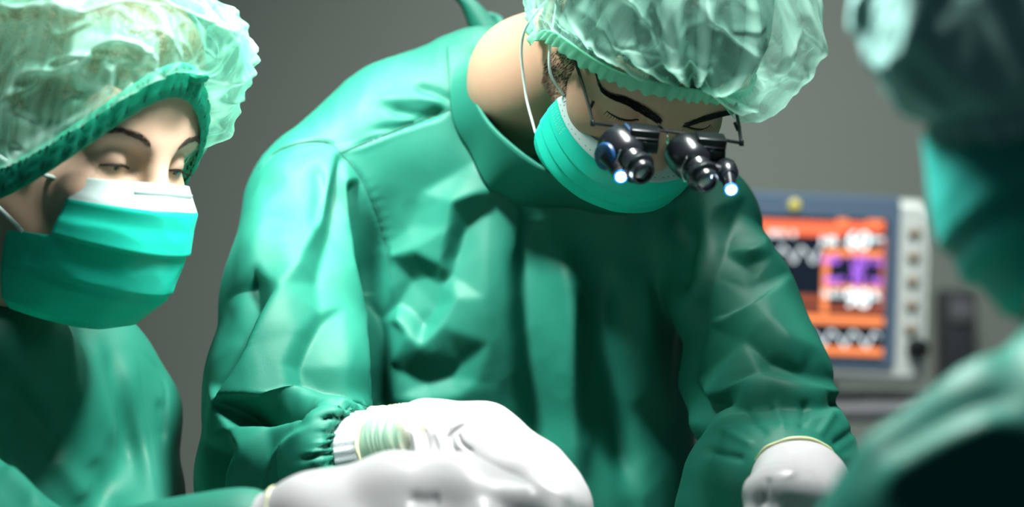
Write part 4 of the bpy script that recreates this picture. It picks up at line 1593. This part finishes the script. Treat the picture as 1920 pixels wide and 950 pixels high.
h = 0.0034
X = axis(-0.78, -0.06, -0.56, -0.24, h, 0.011)
Y = axis(1.48, 2.22, 1.62, 2.03, h, 0.009)
Z = axis(0.28, 1.24, 0.99, 1.22, h, 0.014)
G = Field(X, Y, Z)
G.chain([(W(60, 700, 2.00), 0.062), (W(70, 950, 2.01), 0.085), (Vector((-0.38, 1.95, 0.32)), 0.12)], 0.06)
G.chain([(W(-110, 740, 1.90), 0.062), (W(-70, 950, 1.90), 0.085), (Vector((-0.50, 1.92, 0.32)), 0.12)], 0.06)
G.chain([(W(12, 668, 1.875), 0.058), (W(35, 780, 1.93), 0.075), (W(40, 950, 1.96), 0.09)], 0.03)                  # stand-up collar
G.chain([(W(60, 690, 1.98), 0.055), (W(165, 708, 2.02), 0.055), (W(243, 775, 2.03), 0.045)], 0.045)
G.chain([(W(245, 780, 2.03), 0.044), (W(252, 930, 2.00), 0.043), (W(262, 1100, 1.86), 0.043), (W(330, 1180, 1.76), 0.04)], 0.02)
# near arm, its hand in front of the surgeon
G.chain([(W(-130, 790, 1.84), 0.062), (W(-150, 1000, 1.75), 0.060), (W(-40, 1085, 1.68), 0.056), (W(120, 1100, 1.64), 0.052), (W(455, 1010, 1.62), 0.040)], 0.02)
G.chain([(W(-70, 940, 1.72), 0.045), (W(50, 1040, 1.68), 0.045)], 0.02)
V, Q = G.mesh(3)
V = sculpt(V, Q, [
    ([(125, 580), (128, 650), (140, 760)], 4, 16, 10),
    ([(165, 620), (185, 700), (215, 850)], 5, 22, 16),
    ([(225, 650), (250, 760), (290, 940)], 5, 20, 16),
    ([(200, 640), (215, 720), (255, 900)], -4, 14, 14),
    ([(300, 745), (306, 790), (308, 830)], -4, 8, 10),
    ([(90, 850), (120, 890), (160, 940)], 6, 24, 20),
    ([(0, 700), (60, 780), (130, 860)], -5, 26, 24),
    ([(0, 872), (40, 910), (80, 955)], 7, 14, 18),
    ([(170, 860), (190, 900), (200, 950)], -4, 18, 18),
])
V = relax(V, Q, 2)
V = sculpt(V, Q, [([(262, 655), (296, 695), (312, 730), (310, 780), (304, 840)], -1.8, 3.5, 3.5), ([(257, 660), (272, 760), (300, 945)], -0.8, 3.5, 3.5)])
NN = vnormals(V, Q)
for i in np.nonzero(V[:, 2] > 0.97)[0]:
    v = V[i]
    V[i] += NN[i] * (0.002 * noise.noise(Vector((v[0] * 14 + 4, v[1] * 10, v[2] * 9))))
to_blender('surgical_gown', V, Q, M['gown'], nur)

# her gloved hand in the foreground
wr = W(585, 985, 1.60)
kn = [W(905, 985, 1.555), W(880, 938, 1.575), W(845, 918, 1.60), W(790, 912, 1.625)]
fing = [
    [W(1010, 1010, 1.545), W(1060, 1050, 1.545), W(1075, 1090, 1.55)],
    [W(995, 948, 1.565), W(1062, 985, 1.56), W(1085, 1030, 1.565)],
    [W(960, 930, 1.60), W(1035, 958, 1.595), W(1060, 1000, 1.60)],
    [W(885, 925, 1.63), W(950, 945, 1.63), W(990, 975, 1.635)],
]
thm = [W(690, 1060, 1.53), W(790, 1100, 1.51), W(880, 1110, 1.51), W(940, 1105, 1.515)]


def nurse_bulk(F):
    F.cone(W(600, 960, 1.60), 0.026, W(740, 922, 1.60), 0.026, 0.02)
    F.cone(W(740, 922, 1.60), 0.026, W(860, 926, 1.595), 0.026, 0.02)
    F.cone(W(860, 926, 1.595), 0.025, W(985, 960, 1.58), 0.020, 0.02)


glN = glove(nur, wr, kn, fing, thm, arm=W(500, 1010, 1.615), wrist_r=0.032, extra=nurse_bulk,
            strokes=[([(760, 930), (790, 938), (830, 935)], -3, 14, 14)])
ring_tube(W(520, 1003, 1.612), Vector((0.95, -0.1, 0.1)), 0.036, 0.0018, 'glove_rim', M['rim'], glN, wav=0.01)
simple_hand(nur, W(400, 1235, 1.68), (0.55, -0.8, -0.1), (0, 0, 1))
shoes(nur, [(-0.53, 1.95, 0), (-0.33, 1.95, 0)], (0.5, -0.85, 0), M['mon_white'])

# ================================================================== THE PERSON CLOSE ON THE RIGHT
per = empty('person', (0.38, 1.22, 0.0))
tag(per, 'blurred person close at the right edge, back of teal cap and shoulder turned to us', 'person')
fT = Vector((-0.70, 0.50, -0.50)).normalized()
uT = Vector((-0.40, 0.29, 0.87)).normalized()
cT = W(2056, 92, 1.20)
HT = Head(cT, fT, uT, 1.0)
neck = [(HT.p(0, 0.028, -0.045), 0.053), (HT.p(0, 0.05, -0.11), 0.052), (W(2180, 560, 1.15), 0.06)]
torso = [(W(2210, 640, 1.17), 0.075), (W(2260, 1000, 1.2), 0.09), (Vector((0.42, 1.22, 0.9)), 0.09)]
legs = two_legs((0.42, 1.22, 0.92), (0.34, 1.25, 0), (0.52, 1.25, 0), (-0.7, 0.5, 0))
F = body_field(HT, neck, torso, legs)
add_head(F, HT)
V, Q = F.mesh(2)
to_blender('body', V, Q, M['skin'], per)
bvT = BVHTree.FromPolygons([Vector(v) for v in V], [tuple(q) for q in Q])
eyes(HT, per, bvT, (0, -0.8, -0.6))
hair_under_cap(HT, per, M['hair'])
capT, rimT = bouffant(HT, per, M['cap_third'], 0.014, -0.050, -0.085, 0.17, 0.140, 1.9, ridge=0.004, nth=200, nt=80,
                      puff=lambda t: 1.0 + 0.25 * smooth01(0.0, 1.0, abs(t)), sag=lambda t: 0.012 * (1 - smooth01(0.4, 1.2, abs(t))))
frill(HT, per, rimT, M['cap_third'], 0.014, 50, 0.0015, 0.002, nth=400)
specT = [(0.0, 0.006, 0.113, 0.074, 0.010, -0.006), (0.2, -0.036, 0.131, 0.077, 0.012, 0.0), (0.5, -0.072, 0.130, 0.076, 0.014, 0.0),
         (0.8, -0.108, 0.117, 0.070, 0.012, 0.004), (1.0, -0.136, 0.088, 0.058, 0.010, 0.008)]
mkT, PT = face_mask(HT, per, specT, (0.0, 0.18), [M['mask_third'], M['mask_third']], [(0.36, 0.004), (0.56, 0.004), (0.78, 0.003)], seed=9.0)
for q, k in ((-1, 0), (1, 83)):
    for A, via in ((PT[3][k], (q * 0.083, 0.016, -0.01)), (PT[58][k], (q * 0.086, 0.018, -0.05))):
        b = MB()
        b.tube([Vector(A), HT.p(*via), HT.p(q * 0.088, 0.026, -0.005)], 0.0018, 8, smooth_n=20)
        b.build('ear_loop', M['loop'], mkT)

h = 0.0045
X = axis(0.06, 0.62, 0.10, 0.42, h, 0.011)
Y = axis(0.96, 1.45, 1.0, 1.38, h, 0.009)
Z = axis(0.28, 1.28, 1.02, 1.26, h, 0.014)
G = Field(X, Y, Z)
G.chain([(W(2190, 760, 1.19), 0.085), (W(2230, 1000, 1.2), 0.10), (Vector((0.40, 1.22, 0.32)), 0.13)], 0.06)
G.chain([(W(2040, 960, 1.19), 0.065), (W(1820, 1090, 1.21), 0.06)], 0.05)
G.chain([(W(2180, 620, 1.17), 0.060), (W(2200, 720, 1.18), 0.070)], 0.04)
G.chain([(W(2060, 830, 1.16), 0.052), (W(1900, 890, 1.17), 0.052), (W(1740, 985, 1.19), 0.048), (W(1600, 1100, 1.24), 0.046)], 0.03)
V, Q = G.mesh(3)
V = sculpt(V, Q, [
    ([(1560, 880), (1720, 760), (1920, 660)], 8, 30, 40),
    ([(1640, 880), (1780, 790), (1920, 740)], -4, 24, 30),
    ([(1640, 920), (1800, 830), (1920, 790)], 9, 30, 30),
    ([(1700, 960), (1850, 890), (1920, 860)], -3, 50, 50),
])
V = relax(V, Q, 2)
to_blender('surgical_gown', V, Q, M['gown_near'], per)
simple_hand(per, W(1560, 1150, 1.25), (-0.8, 0.5, -0.3), (0, 0.2, 1))
shoes(per, [(0.34, 1.25, 0), (0.52, 1.25, 0)], (-0.7, 0.5, 0), M['mon_white'])

# ================================================================== PATIENT MONITOR ON ITS TROLLEY
DM = 3.15
mo = empty('patient_monitor', W(1527, 712, DM))
tag(mo, 'white patient monitor with glowing orange screen behind the bending person', 'monitor')
ROLL = Matrix.Rotation(math.radians(2.2), 3, 'Y')
MC = W(1527, 540, DM)
px = DM / FPX


def mp(x, y, fwd=0.0):
    """point of the monitor's face, given where it lies on the face (x right, y down, in its own units) and how far it stands out"""
    return MC + ROLL @ Vector(((x - 1527) * px, -fwd, (540 - y) * px))


def rounded_box(name, x0, y0, x1, y1, f0, f1, r, m, parent, bev=0.004):
    bm = bmesh.new()
    pts = []
    for cx, cy, a0 in ((x1 - r, y1 - r, 0), (x0 + r, y1 - r, 90), (x0 + r, y0 + r, 180), (x1 - r, y0 + r, 270)):
        for k in range(9):
            a = math.radians(a0 + 90 * k / 8)
            pts.append((cx + r * math.cos(a), cy + r * math.sin(a)))
    bot = [bm.verts.new(mp(x, y, f0)) for x, y in pts]
    top = [bm.verts.new(mp(x, y, f1)) for x, y in pts]
    n = len(pts)
    for i in range(n):
        bm.faces.new((bot[i], bot[(i + 1) % n], top[(i + 1) % n], top[i]))
    bm.faces.new(bot[::-1])
    ft = bm.faces.new(top)
    bmesh.ops.recalc_face_normals(bm, faces=bm.faces)
    if bev:
        bmesh.ops.bevel(bm, geom=list(ft.edges), offset=bev, segments=3, affect='EDGES')
    b = MB()
    b.bm.free()
    b.bm = bm
    return b.build(name, m, parent)


rounded_box('casing', 1308, 366, 1742, 714, -0.12, 0.0, 30, M['mon_white'], mo, 0.012)
bez = rounded_box('bezel', 1312, 363, 1683, 688, -0.006, 0.004, 14, M['mon_blue'], mo, 0.003)
scr = rounded_box('screen', 1340, 406, 1660, 672, 0.0, 0.0045, 4, M['screen'], mo, 0.0)


def bar(name, x0, y0, x1, y1, m, lift=0.0052):
    b = MB()
    b.box(mp((x0 + x1) / 2, (y0 + y1) / 2, lift), (x1 - x0) * px, 0.0006, (y1 - y0) * px, ROLL)
    return b.build(name, m, scr, smooth=False)


for x0, y0, x1, y1, c in ((1346, 415, 1579, 442, 's_red'), (1579, 413, 1652, 431, 's_red'), (1563, 408, 1584, 416, 's_orange'), (1620, 408, 1652, 416, 's_orange'),
                          (1543, 465, 1651, 478, 's_orange'), (1540, 470, 1552, 586, 's_orange'), (1648, 440, 1656, 580, 's_pink'), (1550, 532, 1652, 539, 's_orange'),
                          (1552, 571, 1654, 584, 's_brown'), (1346, 553, 1538, 568, 's_brown'), (1346, 576, 1538, 587, 's_brown'), (1346, 590, 1658, 605, 's_orange'), (1346, 648, 1658, 662, 's_orange')):
    bar('screen_bar', x0, y0, x1, y1, M[c])


def wave(x0, x1, y0, y1, cyc, m, r=2.1, mode='saw'):
    b = MB()
    pts = []
    n = 160
    for i in range(n):
        t = i / (n - 1)
        ph = (t * cyc) % 1.0
        v = (math.sin(2 * math.pi * t * cyc) + 0.30 * math.sin(4 * math.pi * t * cyc + 0.6)) / 1.2
        pts.append(mp(x0 + (x1 - x0) * t, (y0 + y1) / 2 - v * (y1 - y0) / 2, 0.0056))
    b.tube(pts, r * px, 6)
    return b.build('waveform', m, scr)


wave(1350, 1536, 462, 492, 5.2, M['s_grey'])
wave(1350, 1652, 616, 646, 7.4, M['s_grey'], 2.3)


def digits(txt, cx, cy, hgt, m, name='screen_digits', bold=0.02):
    cu = bpy.data.curves.new(name, 'FONT')
    cu.body = txt
    cu.size = hgt * px * 1.38
    cu.align_x = 'CENTER'
    cu.align_y = 'CENTER'
    cu.extrude = 0.0003
    cu.offset = bold * hgt * px
    t = bpy.data.objects.new(name, cu)
    COL.objects.link(t)
    dg = bpy.context.evaluated_depsgraph_get()
    me = bpy.data.meshes.new_from_object(t.evaluated_get(dg))
    bpy.data.objects.remove(t)
    me.materials.clear()
    Mx = Matrix.Translation(mp(cx, cy, 0.0058)) @ ROLL.to_4x4() @ Matrix.Rotation(math.pi / 2, 4, 'X')
    me.transform(Mx)
    return put(name, me, m, scr)


digits('60', 1604, 449, 32, M['s_white'])
digits('98', 1607, 557, 34, M['s_white'])
digits('HR', 1550, 452, 18, M['s_white'], 'screen_text')
digits('bpm', 1639, 443, 11, M['s_white'], 'screen_text')
digits('ECG  II', 1462, 441, 12, M['s_white'], 'screen_text')
digits('SpO2', 1560, 549, 12, M['s_white'], 'screen_text')
digits('%', 1641, 549, 18, M['s_white'], 'screen_text')
digits('NIBP', 1555, 487, 13, M['s_purple'], 'screen_text')
digits('120', 1606, 486, 17, M['s_purple'])
digits('80', 1606, 505, 17, M['s_purple'])
digits('93', 1606, 524, 17, M['s_purple'])
digits('MAP', 1563, 524, 13, M['s_purple'], 'screen_text')
digits('SYS', 1641, 488, 12, M['s_purple'], 'screen_text')
digits('DIA', 1641, 523, 12, M['s_purple'], 'screen_text')
for i, y in enumerate((427, 472, 518, 563, 608)):
    b = MB()
    b.lathe(mp(1710, y, -0.002), (0, -1, 0), [(0, 0.0098), (0.004, 0.0098), (0.005, 0.0085)], 28)
    k = b.build('button', M['btn_ring'], mo)
    b = MB()
    b.lathe(mp(1710, y, 0.002), (0, -1, 0), [(0, 0.0062), (0.003, 0.0060), (0.0038, 0.0045)], 24)
    b.build('button_cap', M['btn'], k)
b = MB()
b.lathe(mp(1724, 646, -0.002), (0.15, -1, 0), [(0, 0.0165), (0.012, 0.0150), (0.0145, 0.0125)], 36)
b.build('control_knob', M['knob'], mo)
b = MB()
b.lathe(mp(1483, 386, 0.002), (0, -1, 0), [(0, 0.0085), (0.004, 0.0082), (0.0065, 0.005), (0.007, 0.002)], 28)
b.build('alarm_lamp', M['alarm'], mo)

tz = W(1527, 748, DM).z
b = MB()
b.lathe(Vector((MC.x, DM + 0.06, tz - 0.0035)), (0, 0, 1), [(0, 0.085), (0.004, 0.085), (0.008, 0.05), (0.012, 0.04), (0.05, 0.038)], 36)
b.build('monitor_foot', M['mon_dark'], mo)
# trolley under the monitor
tr = empty('equipment_trolley', (W(1500, 0, DM).x, DM + 0.08, 0.0))
tag(tr, 'dark grey equipment trolley carrying the patient monitor', 'trolley')
cx, cy = W(1470, 0, DM).x, DM + 0.09
b = MB()
b.box((cx, cy, tz - 0.015), 0.52, 0.40, 0.022, None, 0.005)
b.build('top_shelf', M['mon_grey'], tr)
b = MB()
b.box((cx, cy, tz - 0.33), 0.50, 0.36, 0.02, None, 0.004)
b.build('lower_shelf', M['mon_grey'], tr)
b = MB()
b.box((cx - 0.13, cy - 0.02, tz - 0.165), 0.22, 0.30, 0.26, None, 0.006)
dr = b.build('drawer', M['mon_white'], tr)
b = MB()
b.box((cx - 0.13, cy - 0.178, tz - 0.11), 0.12, 0.014, 0.012, None, 0.004)
b.build('handle', M['mon_dark'], dr)
for sx in (-1, 1):
    for sy in (-1, 1):
        b = MB()
        b.tube([Vector((cx + sx * 0.235, cy + sy * 0.16, 0.07)), Vector((cx + sx * 0.235, cy + sy * 0.16, tz - 0.012))], 0.013, 14)
        p = b.build('post', M['mon_dark'], tr)
        b = MB()
        b.lathe((cx + sx * 0.235 - 0.012, cy + sy * 0.16, 0.036), (1, 0, 0), [(0, 0.030), (0.003, 0.035), (0.021, 0.035), (0.024, 0.030)], 24)
        b.box((cx + sx * 0.235, cy + sy * 0.16, 0.066), 0.03, 0.03, 0.014, None, 0.003)
        b.build('caster', M['mon_dark'], p)
# dark wall unit behind, at the right of the monitor
DW = 4.2
wu = MB()
c = (W(1782, 585, DW) + W(1782, 690, DW)) / 2
wu.box((c.x, 4.15, c.z), 0.062, 0.10, 0.20, None, 0.006)
o = wu.build('wall_box', M['mon_dark'])
wu = MB()
wu.box((c.x, 4.096, c.z + 0.06), 0.045, 0.01, 0.04, None, 0.003)
wu.build('cover_plate', M['mon_grey'], o)
wu = MB()
wu.tube([Vector((c.x, 4.17, c.z - 0.09)), Vector((c.x, 4.17, c.z - 0.5)), Vector((c.x, 4.17, 0.11))], 0.02, 12)
wu.build('cable_conduit', M['mon_dark'], o)
tag(o, 'narrow dark grey box on the back wall right of the patient monitor', 'wall box')

# ------------------------------------------------------------------ unseen draped operating table below the picture, added to bounce light upwards
tb = empty('operating_table', (0.55, 1.68, 0.0))
tag(tb, 'operating table under a pale green drape between the team, below the picture', 'table')
P = []
for j in range(60):
    row = []
    for k in range(120):
        a = 2 * math.pi * k / 120
        ce = lambda q: math.copysign(abs(q) ** 0.35, q)
        v = j / 59
        rr = min(v / 0.6, 1.0)
        drop = max(v - 0.6, 0) / 0.4
        wv = 1 + 0.03 * drop * math.sin(a * 22)
        row.append(Vector((0.60 + 0.66 * ce(math.cos(a)) * rr * wv, 1.70 + 0.13 * ce(math.sin(a)) * rr * wv, 0.90 - 0.62 * drop + 0.004 * noise.noise(Vector((rr * 8 * math.cos(a), rr * 8 * math.sin(a), 1))))))
    P.append(row)
put('drape', grid_mesh('drape', P, close_u=True), M['drape'], tb)
b = MB()
b.box((0.60, 1.70, 0.855), 1.24, 0.22, 0.07, None, 0.01)
b.build('table_top', M['mon_dark'], tb)
b = MB()
b.box((0.55, 1.68, 0.44), 0.22, 0.22, 0.78, None, 0.02)
b.build('column', M['mon_white'], tb)
b = MB()
b.box((0.55, 1.68, 0.045), 0.9, 0.3, 0.085, None, 0.02)
b.build('base', M['mon_grey'], tb)

# ------------------------------------------------------------------ the surgical lamp overhead that gives the light
for lloc, ltgt, lpow, lspr, lab in LAMPS:
    a0 = Vector(lloc)
    ld = (Vector(ltgt) - a0).normalized()
    lamp = empty('surgical_lamp', a0)
    tag(lamp, lab, 'lamp', 'surgical lamps overhead')
    b = MB()
    b.lathe(a0 - ld * 0.10, ld, [(0, 0.05), (0.02, 0.12), (0.06, 0.155), (0.085, 0.16), (0.09, 0.15), (0.07, 0.14), (0.065, 0.01)], 56)
    b.build('lamp_head', M['mon_white'], lamp)
    b = MB()
    b.tube([a0 - ld * 0.09, a0 - ld * 0.22, Vector((a0.x - ld.x * 0.9, a0.y - ld.y * 0.7, 3.2))], 0.022, 14)
    b.build('suspension_arm', M['mon_white'], lamp)
